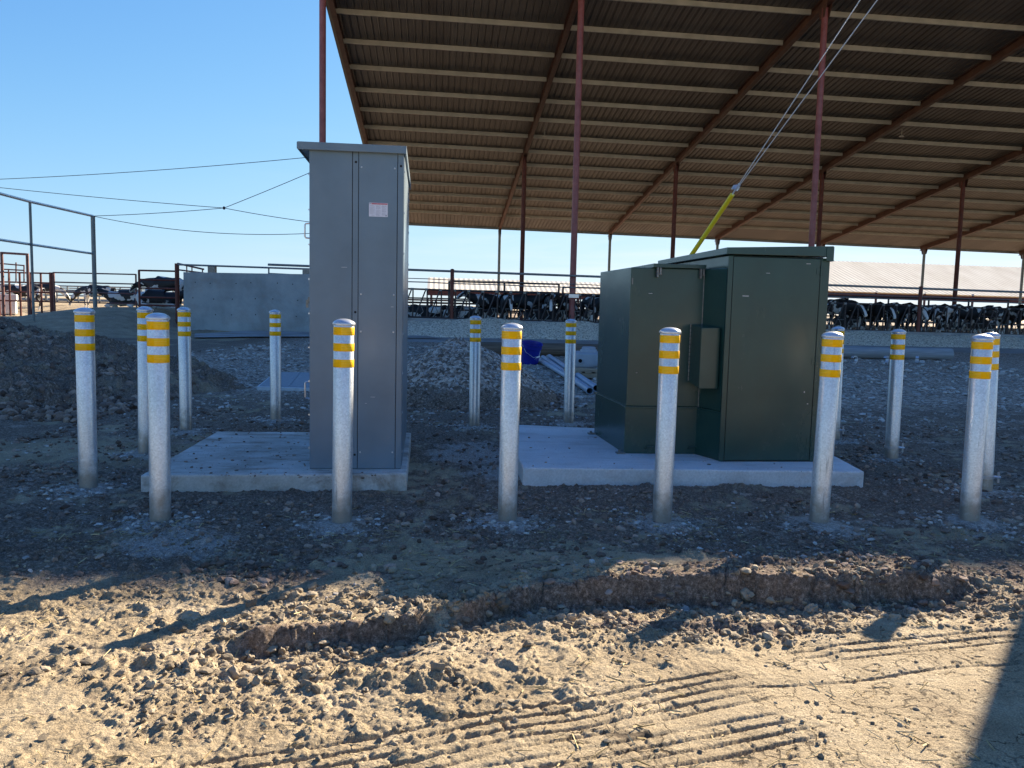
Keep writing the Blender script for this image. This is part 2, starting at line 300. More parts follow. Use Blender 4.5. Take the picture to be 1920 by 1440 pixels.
def hide():
    m, t, b = newmat('black_and_white_hide')
    c = N(t, 'ShaderNodeTexCoord'); oi = N(t, 'ShaderNodeObjectInfo')
    mu = N(t, 'ShaderNodeMath', operation='MULTIPLY'); mu.inputs[1].default_value = 37; t.links.new(oi.outputs['Random'], mu.inputs[0])
    cx = N(t, 'ShaderNodeCombineXYZ'); t.links.new(mu.outputs[0], cx.inputs[0]); t.links.new(mu.outputs[0], cx.inputs[1])
    ad = N(t, 'ShaderNodeVectorMath', operation='ADD'); t.links.new(c.outputs['Object'], ad.inputs[0]); t.links.new(cx.outputs[0], ad.inputs[1])
    n = N(t, 'ShaderNodeTexNoise'); n.inputs['Scale'].default_value = 1.7; n.inputs['Detail'].default_value = 2; n.inputs['Distortion'].default_value = .3; t.links.new(ad.outputs[0], n.inputs[0])
    # blaze down the face: white where |y| is small and x is far forward
    s = N(t, 'ShaderNodeSeparateXYZ'); t.links.new(c.outputs['Object'], s.inputs[0])
    ab = N(t, 'ShaderNodeMath', operation='ABSOLUTE'); t.links.new(s.outputs[1], ab.inputs[0])
    l = N(t, 'ShaderNodeMath', operation='LESS_THAN'); l.inputs[1].default_value = .055; t.links.new(ab.outputs[0], l.inputs[0])
    gx = N(t, 'ShaderNodeMath', operation='GREATER_THAN'); gx.inputs[1].default_value = 1.28; t.links.new(s.outputs[0], gx.inputs[0])
    bl = N(t, 'ShaderNodeMath', operation='MULTIPLY'); t.links.new(l.outputs[0], bl.inputs[0]); t.links.new(gx.outputs[0], bl.inputs[1])
    # white lower legs
    lz = N(t, 'ShaderNodeMath', operation='LESS_THAN'); lz.inputs[1].default_value = .22; t.links.new(s.outputs[2], lz.inputs[0])
    r = ramp(t, n.outputs[0], [(.56, (0, 0, 0)), (.575, (1, 1, 1))])
    mx = N(t, 'ShaderNodeMath', operation='MAXIMUM'); t.links.new(r.outputs[0], mx.inputs[0]); t.links.new(bl.outputs[0], mx.inputs[1])
    mx2 = N(t, 'ShaderNodeMath', operation='MAXIMUM'); t.links.new(mx.outputs[0], mx2.inputs[0]); t.links.new(lz.outputs[0], mx2.inputs[1])
    q = N(t, 'ShaderNodeMix', data_type='RGBA'); q.inputs[6].default_value = (.014, .012, .012, 1); q.inputs[7].default_value = (.66, .62, .57, 1)
    t.links.new(mx2.outputs[0], q.inputs[0]); t.links.new(q.outputs[2], b.inputs['Base Color']); b.inputs['Roughness'].default_value = .65; return m
M_hide = hide()
M_tag = simple('ear_tag_plastic', (.75, .60, .22), (.85, .7, .3), .5, 0, 5, 0)
M_ember = simple('muddy_fleece', (.3, .25, .2), (.4, .33, .26), .8, 0, 5, 0)
# ------------------------------------------------------------------ mesh helpers
class MB:
    def __init__(s): s.v = []; s.f = []
    def add(s, vs, fs):
        o = len(s.v); s.v += [tuple(v) for v in vs]; s.f += [tuple(i+o for i in f) for f in fs]; return s
    def box(s, x0, y0, z0, x1, y1, z1):
        return s.add([(x0, y0, z0), (x1, y0, z0), (x1, y1, z0), (x0, y1, z0), (x0, y0, z1), (x1, y0, z1), (x1, y1, z1), (x0, y1, z1)],
                     [(0, 3, 2, 1), (4, 5, 6, 7), (0, 1, 5, 4), (1, 2, 6, 5), (2, 3, 7, 6), (3, 0, 4, 7)])
    def tube(s, p, q, r, n=10, r2=None, caps=True):
        p = Vector(p); q = Vector(q); r2 = r if r2 is None else r2
        d = (q-p).normalized(); a = d.orthogonal().normalized(); b = d.cross(a)
        vs = [p+(a*cos(2*pi*k/n)+b*sin(2*pi*k/n))*r for k in range(n)]+[q+(a*cos(2*pi*k/n)+b*sin(2*pi*k/n))*r2 for k in range(n)]
        fs = [(k, (k+1) % n, n+(k+1) % n, n+k) for k in range(n)]
        if caps: fs += [tuple(range(n-1, -1, -1)), tuple(range(n, 2*n))]
        return s.add(vs, fs)
    def path(s, pts, r, n=8):
        pts = [Vector(p) for p in pts]; m = len(pts); vs = []; a = None
        for i, p in enumerate(pts):
            d = (pts[min(i+1, m-1)]-pts[max(i-1, 0)]).normalized()
            a = d.orthogonal().normalized() if a is None else (a-d*a.dot(d)).normalized()
            b = d.cross(a); vs += [p+(a*cos(2*pi*k/n)+b*sin(2*pi*k/n))*r for k in range(n)]
        fs = [(i*n+k, i*n+(k+1) % n, (i+1)*n+(k+1) % n, (i+1)*n+k) for i in range(m-1) for k in range(n)]
        fs += [tuple(range(n-1, -1, -1)), tuple(range((m-1)*n, m*n))]
        return s.add(vs, fs)
    def lathe(s, prof, n=32, c=(0, 0, 0)):
        vs = []; m = len(prof)
        for r, z in prof: vs += [(c[0]+r*cos(2*pi*k/n), c[1]+r*sin(2*pi*k/n), c[2]+z) for k in range(n)]
        fs = [(i*n+k, i*n+(k+1) % n, (i+1)*n+(k+1) % n, (i+1)*n+k) for i in range(m-1) for k in range(n)]
        if prof[0][0] > 1e-4: fs.append(tuple(range(n-1, -1, -1)))
        if prof[-1][0] > 1e-4: fs.append(tuple(range((m-1)*n, m*n)))
        return s.add(vs, fs)
    def pipe(s, p, q, r, ri, n=16):   # open pipe with a hollow bore
        p = Vector(p); q = Vector(q); d = (q-p).normalized(); a = d.orthogonal().normalized(); b = d.cross(a); vs = []
        for c, rr in ((p, ri), (p, r), (q, r), (q, ri)): vs += [c+(a*cos(2*pi*k/n)+b*sin(2*pi*k/n))*rr for k in range(n)]
        fs = [(i*n+k, i*n+(k+1) % n, ((i+1) % 4)*n+(k+1) % n, ((i+1) % 4)*n+k) for i in range(4) for k in range(n)]
        return s.add(vs, fs)
    def prism(s, poly, z0, z1):
        n = len(poly); vs = [(x, y, z0) for x, y in poly]+[(x, y, z1) for x, y in poly]
        return s.add(vs, [tuple(range(n-1, -1, -1)), tuple(range(n, 2*n))]+[(k, (k+1) % n, n+(k+1) % n, n+k) for k in range(n)])
    def build(s, name, mat, parent=None, smooth=False, bevel=0, seg=2):
        me = bpy.data.meshes.new(name); me.from_pydata(s.v, [], s.f); me.materials.append(mat)
        if bevel:
            bm = bmesh.new(); bm.from_mesh(me); bmesh.ops.recalc_face_normals(bm, faces=bm.faces)
            bmesh.ops.bevel(bm, geom=[e for e in bm.edges if len(e.link_faces) == 2 and e.calc_face_angle(0) > .5], offset=bevel, segments=seg, affect='EDGES', profile=.6)
            bm.to_mesh(me); bm.free()
        else:
            bm = bmesh.new(); bm.from_mesh(me); bmesh.ops.recalc_face_normals(bm, faces=bm.faces); bm.to_mesh(me); bm.free()
        if smooth:
            me.polygons.foreach_set('use_smooth', [True]*len(me.polygons))
            try: me.set_sharp_from_angle(angle=radians(35))
            except Exception: pass
        o = bpy.data.objects.new(name, me); COL.objects.link(o)
        if parent: o.parent = parent
        return o
def tag(o, label, cat=None, group=None, kind=None):
    if label: o['label'] = label
    if cat: o['category'] = cat
    if group: o['group'] = group
    if kind: o['kind'] = kind
    return o
def empty(name, loc, rz=0, rot=None):
    o = bpy.data.objects.new(name, None); COL.objects.link(o); o.location = loc
    o.rotation_euler = rot if rot else (0, 0, rz); o.empty_display_size = .1; return o
def copy_tree(o, parent=None):
    c = o.copy(); COL.objects.link(c)
    if parent: c.parent = parent
    for ch in list(o.children): copy_tree(ch, c)
    return c
def npmesh(name, V, F, mat, smooth=True, attrs=None, color=None):
    me = bpy.data.meshes.new(name); nv = len(V); nf = len(F); k = F.shape[1]
    me.vertices.add(nv); me.vertices.foreach_set('co', np.ascontiguousarray(V, np.float32).ravel())
    me.loops.add(nf*k); me.loops.foreach_set('vertex_index', np.ascontiguousarray(F, np.int32).ravel())
    me.polygons.add(nf); me.polygons.foreach_set('loop_start', np.arange(0, nf*k, k, dtype=np.int32))
    me.polygons.foreach_set('loop_total', np.full(nf, k, np.int32))
    me.polygons.foreach_set('use_smooth', np.full(nf, smooth))
    me.update(calc_edges=True); me.materials.append(mat)
    if color is not None:
        a = me.color_attributes.new('mask', 'FLOAT_COLOR', 'POINT'); a.data.foreach_set('color', np.ascontiguousarray(color, np.float32).ravel())
    if attrs:
        for n_, d_ in attrs.items():
            a = me.attributes.new(n_, 'FLOAT', 'POINT'); a.data.foreach_set('value', np.ascontiguousarray(d_, np.float32))
    o = bpy.data.objects.new(name, me); COL.objects.link(o); return o
# ------------------------------------------------------------------ numpy noise
PERM = RNG.permutation(512); GA = RNG.uniform(0, 2*pi, 512); RV = RNG.uniform(0, 1, (512, 2))
def _h(i, j): return PERM[(PERM[i & 511]+j) & 511]
def perlin(x, y):
    xi = np.floor(x).astype(np.int64); yi = np.floor(y).astype(np.int64); fx = x-xi; fy = y-yi
    u = fx*fx*fx*(fx*(fx*6-15)+10); v = fy*fy*fy*(fy*(fy*6-15)+10)
    def g(a, b):
        t = GA[_h(xi+a, yi+b)]; return np.cos(t)*(fx-a)+np.sin(t)*(fy-b)
    n0 = g(0, 0)*(1-u)+g(1, 0)*u; n1 = g(0, 1)*(1-u)+g(1, 1)*u
    return (n0*(1-v)+n1*v)*1.4
def fbm(x, y, oct=4, lac=2.03, gain=.5):
    s = 0; a = 1; t = 0
    for k in range(oct): s = s+a*perlin(x*lac**k+17.3*k, y*lac**k-9.1*k); t += a; a *= gain
    return s/t
def worley(x, y):
    xi = np.floor(x).astype(np.int64); yi = np.floor(y).astype(np.int64); f1 = np.full(x.shape, 9.); f2 = f1.copy(); idv = np.zeros(x.shape)
    for a in (-1, 0, 1):
        for b in (-1, 0, 1):
            h = _h(xi+a, yi+b); d = np.hypot(xi+a+RV[h, 0]-x, yi+b+RV[h, 1]-y)
            m = d < f1; f2 = np.where(m, f1, np.minimum(f2, d)); idv = np.where(m, h/512., idv); f1 = np.where(m, d, f1)
    return f1, f2, idv
def S(a, b, x):
    t = np.clip((x-a)/(b-a), 0, 1); return t*t*(3-2*t)
# ------------------------------------------------------------------ terrain
def wall_pts(pix, z=-.05): 
    p = [G(a, b, z) for a, b in pix]; return np.array([q.x for q in p]), np.array([q.y for q in p])
WALLS = [(wall_pts([(870, 1165), (960, 1140), (1050, 1124), (1150, 1121), (1300, 1118), (1400, 1122), (1500, 1122), (1640, 1120), (1740, 1116), (1800, 1108)]), .15, .22),
         (wall_pts([(455, 1225), (520, 1212), (600, 1200), (680, 1195), (780, 1185), (800, 1180)]), .11, .1),
         (wall_pts([(1120, 1172), (1200, 1178), (1300, 1190), (1420, 1192), (1500, 1186)]), .035, .1)]
def track(x, y, pa, pb, width, per, amp, seed):
    A = G(*pa); Bq = G(*pb); dx, dy = Bq.x-A.x, Bq.y-A.y; Ln = math.hypot(dx, dy); dx /= Ln; dy /= Ln
    t = (x-A.x)*dx+(y-A.y)*dy; s = -(x-A.x)*dy+(y-A.y)*dx + .02*perlin(x*2+seed, y*2)
    m = S(-.08, .1, t)*S(Ln+.08, Ln-.1, t)*S(-width/2-.02, -width/2+.02, s)*S(width/2+.02, width/2-.02, s)
    k = np.floor(s/per); fs = s/per-k
    groove = S(.66, .74, fs)*S(1., .94, fs)
    ft = (t/per*.55+.5*(k % 2)); ft = ft-np.floor(ft); tick = S(.86, .9, ft)*S(1, .96, ft)
    wr = S(-.3, .25, perlin(x*3+seed, y*3+seed))
    return m*(.38+.62*wr)*(-amp*np.maximum(groove, tick*.5*S(-.2, .3, perlin(x*9, y*9)))-amp*.2), m
def base(x, y):
    """large smooth relief of the yard"""
    a = (x-BO.x)*BU.x+(y-BO.y)*BU.y; d = (x-BO.x)*BV.x+(y-BO.y)*BV.y
    z = .9*S(24, 33, y)*S(-12.3, -15.2, x)*(1-.62*S(-16.5, -21, x)*(1-S(42, 48, y)))*(1-.5*S(90, 200, y))
    pen = S(.1, .5, d)*S(-6, -3, a)*.5
    lane = .13*S(-4.2, -2, d)*S(-5, -2, a)
    z = np.maximum(z, np.maximum(pen, lane))
    return z
def detail(x, y):
    near = S(40, 8, y)*S(-30, -8, y+0*x)
    z = .03*fbm(x*.7+3, y*.7, 3)*S(30, 10, y)
    z = z*(1-S(4.6, 5.3, y)*S(8.3, 7.6, y)*S(-3.2, -2.6, x)*S(4.2, 3.4, x)*.6)
    rough = S(-.35, .35, fbm(x*1.1+40, y*1.1, 2)+.25)
    # smooth crust towards the lower right of the foreground
    crust = S(.1, .9, (x-.1)*.55+(3.05-y)*.9+.35*fbm(x*1.6+9, y*1.6+5, 2))*S(3.35, 3.15, y)
    crust = np.maximum(crust, S(-.25, .05, -np.abs((x-.15)/.9)**2-np.abs((y-3.95)/.28)**2+.55+.3*perlin(x*3, y*3)))
    amp = (.014+.022*rough)*(1-.85*crust)*near
    n1 = fbm(x*6.5, y*6.5, 6, gain=.66)
    z = z+amp*(1.6*np.abs(n1)-.35+.55*n1)
    g1, g2, gi = worley(x*42+1.5*perlin(x*20, y*20), y*42+1.5*perlin(x*20+9, y*20)); z = z+near*(1-.9*crust)*.0075*np.clip(.8-g1, 0, 1)*gi*S(.1, .5, rough)
    z = z+near*crust*.0012*fbm(x*60, y*60, 2)+near*crust*.010*S(.35, .55, fbm(x*5+60, y*5, 3))*np.clip(fbm(x*30, y*30, 3)+.3, 0, 1)
    c1, c2, _ = worley(x*14+1.3*perlin(x*5, y*5), y*14+1.3*perlin(x*5+7, y*5))
    z = z+near*(1-crust)*rough*.008*np.clip(.75-c1, 0, 1)*S(-.1, .25, perlin(x*2.2+5, y*2.2))
    # drying cracks
    w1, w2, _ = worley(x*5.2+.9*perlin(x*9, y*9), y*6.5+.9*perlin(x*9+31, y*9))
    cr = S(.035, .0, (w2-w1)); ck = S(-.05, .3, perlin(x*1.3+77, y*1.3)+.1)
    z = z-.011*cr*crust*ck
    # trodden ruts
    for (wx, wy), H, ext in WALLS:
        cc = x*3.4+2.3*perlin(x*2.6, 0*x+8)+.5*perlin(x*8, (y-3.5)*9)
        bid = np.round(cc).astype(int); boff = RV[(bid-(cc < bid)) & 511, 0]-.5; bhi = RV[(bid-(cc < bid)) & 511, 1]-.5
        yw = np.interp(x, wx, wy)+.035*perlin(x*3.3+H*50, 0*x)+.03*perlin(x*11, 0*x+3)+.03*boff
        m = S(wx[0]-ext, wx[0]+ext*.6, x)*S(wx[-1]+ext, wx[-1]-ext*.6, x)*(.74+.26*S(-.3, .25, perlin(x*1.9+H*9, 0*x+4)))
        dd = y-yw; up = .42*H*S(.75, .02, dd)*(1+.35*fbm(x*4, y*4, 2)); dn = -.58*H*S(-.55, -.07, dd)
        st = S(-.045, .02, dd+.012*perlin(x*12, y*12)+.006*perlin(x*25, y*25))
        z = z+m*(up*(1+.35*bhi)*st+dn*(1-st))+m*.02*fbm(x*9, y*9, 3)*S(.1, 0, np.abs(dd))
        # blocks: vertical cracks through the face
        fr = np.abs(cc-np.round(cc))
        z = z-m*(.02+.06*np.abs(bhi))*S(.045, .0, fr)*S(-.05, -.01, dd)*S(.14, .05, dd)*(H > .05)
    # band of kicked-up clods
    b2 = S(.22, .0, np.abs(y-(2.72+.06*perlin(x*2, 0*x))))*S(-1.7, -1.3, x)*S(0., -.25, x)
    z = z+b2*.035*np.clip(fbm(x*11, y*11, 3)+.15, 0, 1)*1.6
    for tr in TRACKS: z = z+track(x, y, *tr)[0]
    # soft heap of spoil against the pad fronts
    z = z+.05*S(.28, .0, np.abs(y-(5.55+.09*x)))*S(.1, .8, x)*S(3, 2.4, x)*(.6+.6*perlin(x*2.3, y*2.3))
    z = z+.03*S(.25, .0, np.abs(y-5.25))*S(-3, -2.2, x)*S(-.4, -.9, x)*(.6+.6*perlin(x*2.3, y*2.3))
    return z, crust
TRACKS = [((330, 1480), (1400, 1282), .26, .058, .019, 1.), ((900, 1480), (1500, 1372), .20, .055, .016, 5.),
          ((1480, 1232), (2050, 1165), .14, .06, .018, 9.), ((1400, 1290), (1900, 1240), .05, .05, .016, 3.)]
def hz(x, y):
    x = np.atleast_1d(np.asarray(x, float)); y = np.atleast_1d(np.asarray(y, float)); return base(x, y)+detail(x, y)[0]
def gz(x, y): return float(base(np.array([x]), np.array([y]))[0])
def GT(px, py):   # pixel onto the smooth terrain
    z = 0.
    for _ in range(40):
        p = G(px, py, z) if z < 1.25 else None; z = .5*z+.5*gz(p.x, p.y)
    return G(px, py, z)
def axis(lo_f, hi_f, st, segs_lo, segs_hi):
    c = list(np.arange(lo_f, hi_f+1e-9, st))
    def grow(x0, sgn, segs):
        o = []; x = x0; s = st
        for lim, g in segs:
            while abs(x) < abs(lim) if (lim*sgn > 0) else (x*sgn < lim*sgn):
                s *= g; x += sgn*s; o.append(x)
        return o
    return np.array(grow(lo_f, -1, segs_lo)[::-1]+c+grow(hi_f, 1, segs_hi))
GX = axis(-2.55, 2.75, .0058, [(-7, 1.018), (-40, 1.05), (-900, 1.12)], [(7, 1.018), (40, 1.05), (900, 1.12)])
GY = axis(1.95, 4.1, .0058, [(-8, 1.09), (-400, 1.2)], [(12, 1.0115), (60, 1.03), (1500, 1.12)])
X, Y = np.meshgrid(GX, GY); sh = X.shape; x = X.ravel(); y = Y.ravel()
dz, crust = detail(x, y); z = base(x, y)+dz
BOLL = [(158, 577, 166, 915), (272, 575, 273, 850), (296, 587, 301, 978), (345, 576, 349, 807), (516, 581, 517, 787), (645, 598, 641, 979),
        (892, 592, 889, 800), (960, 606, 951, 976), (1071, 598, 1066, 793), (1257, 614, 1241, 979), (1562, 622, 1535, 979), (1572, 612, 1563, 825),
        (1685, 617, 1671, 860), (1843, 627, 1817, 976), (1858, 623, 1845, 920)]
BP = [(G(b[2], b[3]), AY(b[0], b[1], G(b[2], b[3]).y)) for b in BOLL]
for g_, t_ in BP:      # level the soil at each post
    r = np.hypot(x-g_.x, y-g_.y); z = z*(1-S(.22, .07, r))+(.008)*S(.22, .07, r)
def masks(x, y, crust):
    n = fbm(x*.9+5, y*.9, 4); n2 = fbm(x*3.1, y*3.1+8, 3)
    n3 = fbm(x*9, y*9, 4, gain=.6); dark = S(-.32, .12, .7*n+.6*n2+.5*n3+.16)*S(3.2, 4.0, y+.35*n2)*.97
    dark = np.maximum(dark, S(.0, .4, n2+.6*n+.6*n3-.2)*.6*S(2., 2.8, y)); dark = np.maximum(dark, .55*S(.18, .5, n3+.2*n2))
    dark = dark*(1-crust*.8)*(1-.75*S(1.1, .4, np.hypot((x+3.6)/1.5, (y-6.7)/1.0)+.4*n2+.3*n3))
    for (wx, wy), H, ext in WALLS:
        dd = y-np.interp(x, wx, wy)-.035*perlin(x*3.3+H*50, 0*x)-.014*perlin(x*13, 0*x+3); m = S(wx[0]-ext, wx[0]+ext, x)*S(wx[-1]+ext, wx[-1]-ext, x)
        dark = np.maximum(dark, 1.5*m*S(-.09, -.05, dd)*S(.035, .015, dd))  # rut faces painted darker, for their shade as well as moist soil
    far = S(9.5, 13, y+1.2*n2)*S(60, 34, y)*S(-9, -6, x)
    right = S(3.2, 4.2, x)*S(4.4, 6.5, y)*.55
    gr = np.maximum(far*S(34, 30, y), right*S(-.2, .3, n2))
    gr = np.maximum(gr, .45*S(.1, .45, n2-.1*n)*S(4, 4.6, y))
    dark = np.maximum(dark*(1-S(40, 60, y)), 0)
    dark = np.where((x < -9) & (y > 26), dark*.4, dark)
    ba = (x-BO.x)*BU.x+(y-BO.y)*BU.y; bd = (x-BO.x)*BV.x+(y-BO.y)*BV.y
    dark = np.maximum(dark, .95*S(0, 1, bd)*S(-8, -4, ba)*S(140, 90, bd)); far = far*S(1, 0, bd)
    pale = np.zeros_like(x)
    for g_, t_ in BP:
        r = np.hypot((x-g_.x), (y-g_.y+.05)*1.1); pale = np.maximum(pale, .85*S(.33, .08, r+.30*n3+.14*n2))
    for cx, cy, rx, ry in ((-1.75, 4.15, .35, .28), (-.35, 7., .5, .7), (-.1, 6.2, .3, .4)):
        pale = np.maximum(pale, .75*S(1.1, .5, np.hypot((x-cx)/rx, (y-cy)/ry)+.5*n2+.5*n3))
    return np.stack([np.clip(dark, 0, 1), np.clip(gr, 0, 1), np.clip(pale, 0, 1), np.clip(crust*.8+.2*S(0, .3, n2), 0, 1)], -1)
V = np.stack([x, y, z], -1); ny, nx = sh; i = np.arange(ny*nx).reshape(ny, nx)
F = np.stack([i[:-1, :-1], i[:-1, 1:], i[1:, 1:], i[1:, :-1]], -1).reshape(-1, 4)
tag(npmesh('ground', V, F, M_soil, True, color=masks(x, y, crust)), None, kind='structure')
def heap(name, label, cx, cy, rx, ry, h, mat, mcol, seed, res=.03, amp=.05, rot=0, crest=None, group=None):
    xs = np.arange(-1.25*rx, 1.25*rx, res); ys = np.arange(-1.25*ry, 1.25*ry, res); X, Y = np.meshgrid(xs, ys); x0 = X.ravel(); y0 = Y.ravel()
    c, s = cos(rot), sin(rot); wx = cx+x0*c-y0*s; wy = cy+x0*s+y0*c
    r = np.hypot(x0/rx, y0/ry)+.16*fbm(wx*.9+seed, wy*.9, 3)
    hh = h*np.clip(1-r, 0, 1)**.85*1.05
    if crest is not None: hh = crest(x0/rx, y0/ry, hh)
    m = S(0, .12, hh)
    hh = hh+m*amp*(1.7*np.abs(fbm(wx*4+seed, wy*4, 5, gain=.62))-.25)+m*amp*.5*np.clip(.7-worley(wx*9, wy*9)[0], 0, 1)
    z = base(wx, wy)-.09+hh+.06*S(1.05, .9, r)
    z = np.where(r > 1.18, -.3, z)
    V = np.stack([wx, wy, z], -1); ny, nx = X.shape; i = np.arange(ny*nx).reshape(ny, nx)
    F = np.stack([i[:-1, :-1], i[:-1, 1:], i[1:, 1:], i[1:, :-1]], -1).reshape(-1, 4)
    return tag(npmesh(name, V, F, mat, True, color=mcol(wx, wy, z)), label, 'pile'), (lambda X_, Y_: None)
def mc_dirt(x, y, z):
    n = fbm(x*1.5, y*1.5, 3); return np.stack([.85+0*x-.35*S(.0, .4, n), .25*S(.1, .4, n), 0*x, 1+0*x], -1)
def mc_grav(x, y, z):
    n = fbm(x*2.5, y*2.5, 3); k = S(.12, .36, z+.12*n+.10*(y-10.6)); return np.stack([1-.6*k, .95*k+.25, 0*x, 1+0*x], -1)
heap('dirt_mound', 'large heap of dark clodded soil at the far left behind the posts', -8.3, 11.8, 4.2, 3.4, 1.05, M_soil, mc_dirt, 3., .03, .15)
heap('dirt_mound', 'low brown spoil bank trailing right from the big soil heap', -5.5, 10.9, 1.25, 1.0, .38, M_soil, mc_dirt, 8., .03, .09)
heap('gravel_pile', 'small pile of grey gravel over dark soil between the two enclosures', -.75, 11.3, 1.5, 1.4, .86, M_soil, mc_grav, 5., .02, .06)
# ------------------------------------------------------------------ loose stones, clods, straw
def ico(sub):
    bm = bmesh.new(); bmesh.ops.create_icosphere(bm, subdivisions=sub, radius=1); v = np.array([p.co[:] for p in bm.verts]); f = np.array([[q.index for q in p.verts] for p in bm.faces]); bm.free(); return v, f
def scatter(name, label, pts, sizes, mat, sub=1, flat=.7, rough=.28, lift=.25):
    v0, f0 = ico(sub); nvv = len(v0); n = len(pts); K = 12
    vari = []
    for k in range(K):
        q = v0.copy(); fq = RNG.uniform(.9, 1.5); of = RNG.uniform(0, 50); q *= (1+rough*(.45*RNG.uniform(-1, 1, (nvv, 1))+1.3*perlin(v0[:, 0]*fq+of, v0[:, 1]*fq+v0[:, 2]*1.3*fq)[:, None])); q *= RNG.uniform(.6, 1.4, 3); vari.append(q)
    vari = np.array(vari)[RNG.integers(0, K, n)]
    a = RNG.uniform(0, 2*pi, n); b = RNG.uniform(-.5, .5, n); ca, sa = np.cos(a), np.sin(a); cb, sb = np.cos(b), np.sin(b)
    X = vari[..., 0]*cb[:, None]-vari[..., 2]*sb[:, None]; Z = vari[..., 0]*sb[:, None]+vari[..., 2]*cb[:, None]; Yy = vari[..., 1]
    P = np.stack([X*ca[:, None]-Yy*sa[:, None], X*sa[:, None]+Yy*ca[:, None], Z*flat], -1)*sizes[:, None, None]
    P += pts[:, None, :]; P[..., 2] += (sizes*lift)[:, None]
    F = (f0[None]+(np.arange(n)*nvv)[:, None, None]).reshape(-1, 3)
    shd = np.repeat(RNG.uniform(0, 1, n), nvv)
    return tag(npmesh(name, P.reshape(-1, 3), F, mat, False, attrs={'shade': shd}), label, kind='stuff')
def pick(n, xr, yr, dens, zf=None):
    px = RNG.uniform(*xr, n); py = RNG.uniform(*yr, n); keep = RNG.uniform(0, 1, n) < dens(px, py); px = px[keep]; py = py[keep]
    return px, py
def onto(px, py, zf=None): return np.stack([px, py, (zf or hz)(px, py)], -1)
def padfree(px, py):
    m = np.ones_like(px, bool)
    m &= ~((px > -2.7) & (px < -.65) & (py > 5.1) & (py < 7.5)); m &= ~((px > -.1) & (px < 2.75) & (py > 5.6) & (py < 8.1)); return m
def sz(n, lo_, hi_, p=2.6): return lo_+(hi_-lo_)*RNG.uniform(0, 1, n)**p
# clods near the camera
px, py = pick(60000, (-2.7, 3.2), (2.0, 4.6), lambda a, b: np.clip(.06+.6*S(.0, .35, fbm(a*1.8, b*1.8+3, 3)), 0, 1)*(1-.8*detail(a, b)[1]))
scatter('dirt_clods', 'small dry clods of sandy soil lying over the foreground', onto(px, py), sz(len(px), .0018, .013, 5), M_clod, 1, .7, .42)
q = []
for (wx, wy), H, ext in WALLS:
    t = RNG.uniform(wx[0]-.15, wx[-1]+.15, 420); off = .02+np.abs(RNG.normal(0, .09, 420)); yy = np.interp(t, wx, wy)-.02-off; q.append(np.stack([t, yy], -1))
    t = RNG.uniform(wx[0]-.2, wx[-1]+.2, 260); q.append(np.stack([t, np.interp(t, wx, wy)+.05+np.abs(RNG.normal(0, .12, 260))], -1))
t = RNG.uniform(-1.65, -.15, 500); q.append(np.stack([t, 2.72+RNG.normal(0, .07, 500)], -1)[:300])
t = RNG.uniform(-1.2, .2, 500); q.append(np.stack([t, 3.5+RNG.normal(0, .18, 500)], -1))
t = RNG.uniform(1.3, 2.7, 420); q.append(np.stack([t, 3.62+RNG.normal(0, .16, 420)], -1))
q = np.concatenate(q); scatter('soil_lumps', 'crumbled soil lumps strewn along the cracked rut', onto(q[:, 0], q[:, 1]), sz(len(q), .003, .022, 5), M_clod, 2, .8, .34)
px, py = pick(60000, (-4.5, 5.5), (3.6, 9.5), lambda a, b: np.clip(.10+.6*S(-.05, .4, fbm(a*1.3+3, b*1.3, 3)), 0, 1)); k = padfree(px, py); px = px[k]; py = py[k]
scatter('dark_clods', 'dark moist crumbs of soil around the posts', onto(px, py), sz(len(px), .004, .026, 3.6), M_clodd, 1, .7, .42)
px, py = pick(40000, (-4.5, 6.5), (3.4, 11), lambda a, b: np.clip(.05+.75*S(.08, .45, fbm(a*1.1+13, b*1.1, 3)), 0, 1)); k = padfree(px, py); px = px[k]; py = py[k]
q = [np.stack([px, py], -1)]
for g_, t_ in BP:
    a = RNG.uniform(0, 2*pi, 420); r = .065+np.abs(RNG.normal(0, .17, 420)); q.append(np.stack([g_.x+r*np.cos(a), g_.y+r*np.sin(a)*.8-.03], -1))
q = np.concatenate(q); k = padfree(q[:, 0], q[:, 1]); q = q[k]
scatter('loose_gravel', 'grey concrete crumbs and stones around the post feet', onto(q[:, 0], q[:, 1]), sz(len(q), .003, .018, 3.4), M_stone, 1, .6, .45)
px, py = pick(30000, (-8, 13), (9.5, 26), lambda a, b: np.clip((12/b)**1.2*(.25+.5*S(-.1, .3, fbm(a*.6, b*.6, 3))), 0, 1)*(np.abs(a) < b*.72))
scatter('yard_gravel', 'grey gravel spread over the yard behind the enclosures', onto(px, py), sz(len(px), .012, .05, 3)*np.clip(py/14, .8, 1.5), M_stone, 1, .6)
def heap_z(cx, cy, rx, ry, h, seed):
    def f(px, py):
        r = np.hypot((px-cx)/rx, (py-cy)/ry)+.16*fbm(px*.9+seed, py*.9, 3); return np.maximum(hz(px, py), base(px, py)-.05+h*np.clip(1-r, 0, 1)**.85*1.05)
    return f
zf = heap_z(-8.3, 11.8, 4.2, 3.4, 1.05, 3.); px, py = pick(16000, (-11.5, -4.4), (8.3, 12), lambda a, b: .8+0*a)
scatter('mound_clods', 'lumpy dark clods covering the big soil heap', onto(px, py, zf), sz(len(px), .010, .055, 4.2), M_clodd, 2, .85, .34)
zf = heap_z(-.75, 11.3, 1.5, 1.4, .86, 5.); px, py = pick(9000, (-2.4, .9), (9.7, 12.2), lambda a, b: np.clip(1.25-np.hypot((a+.75)/1.5, (b-11.3)/1.5), 0, 1))
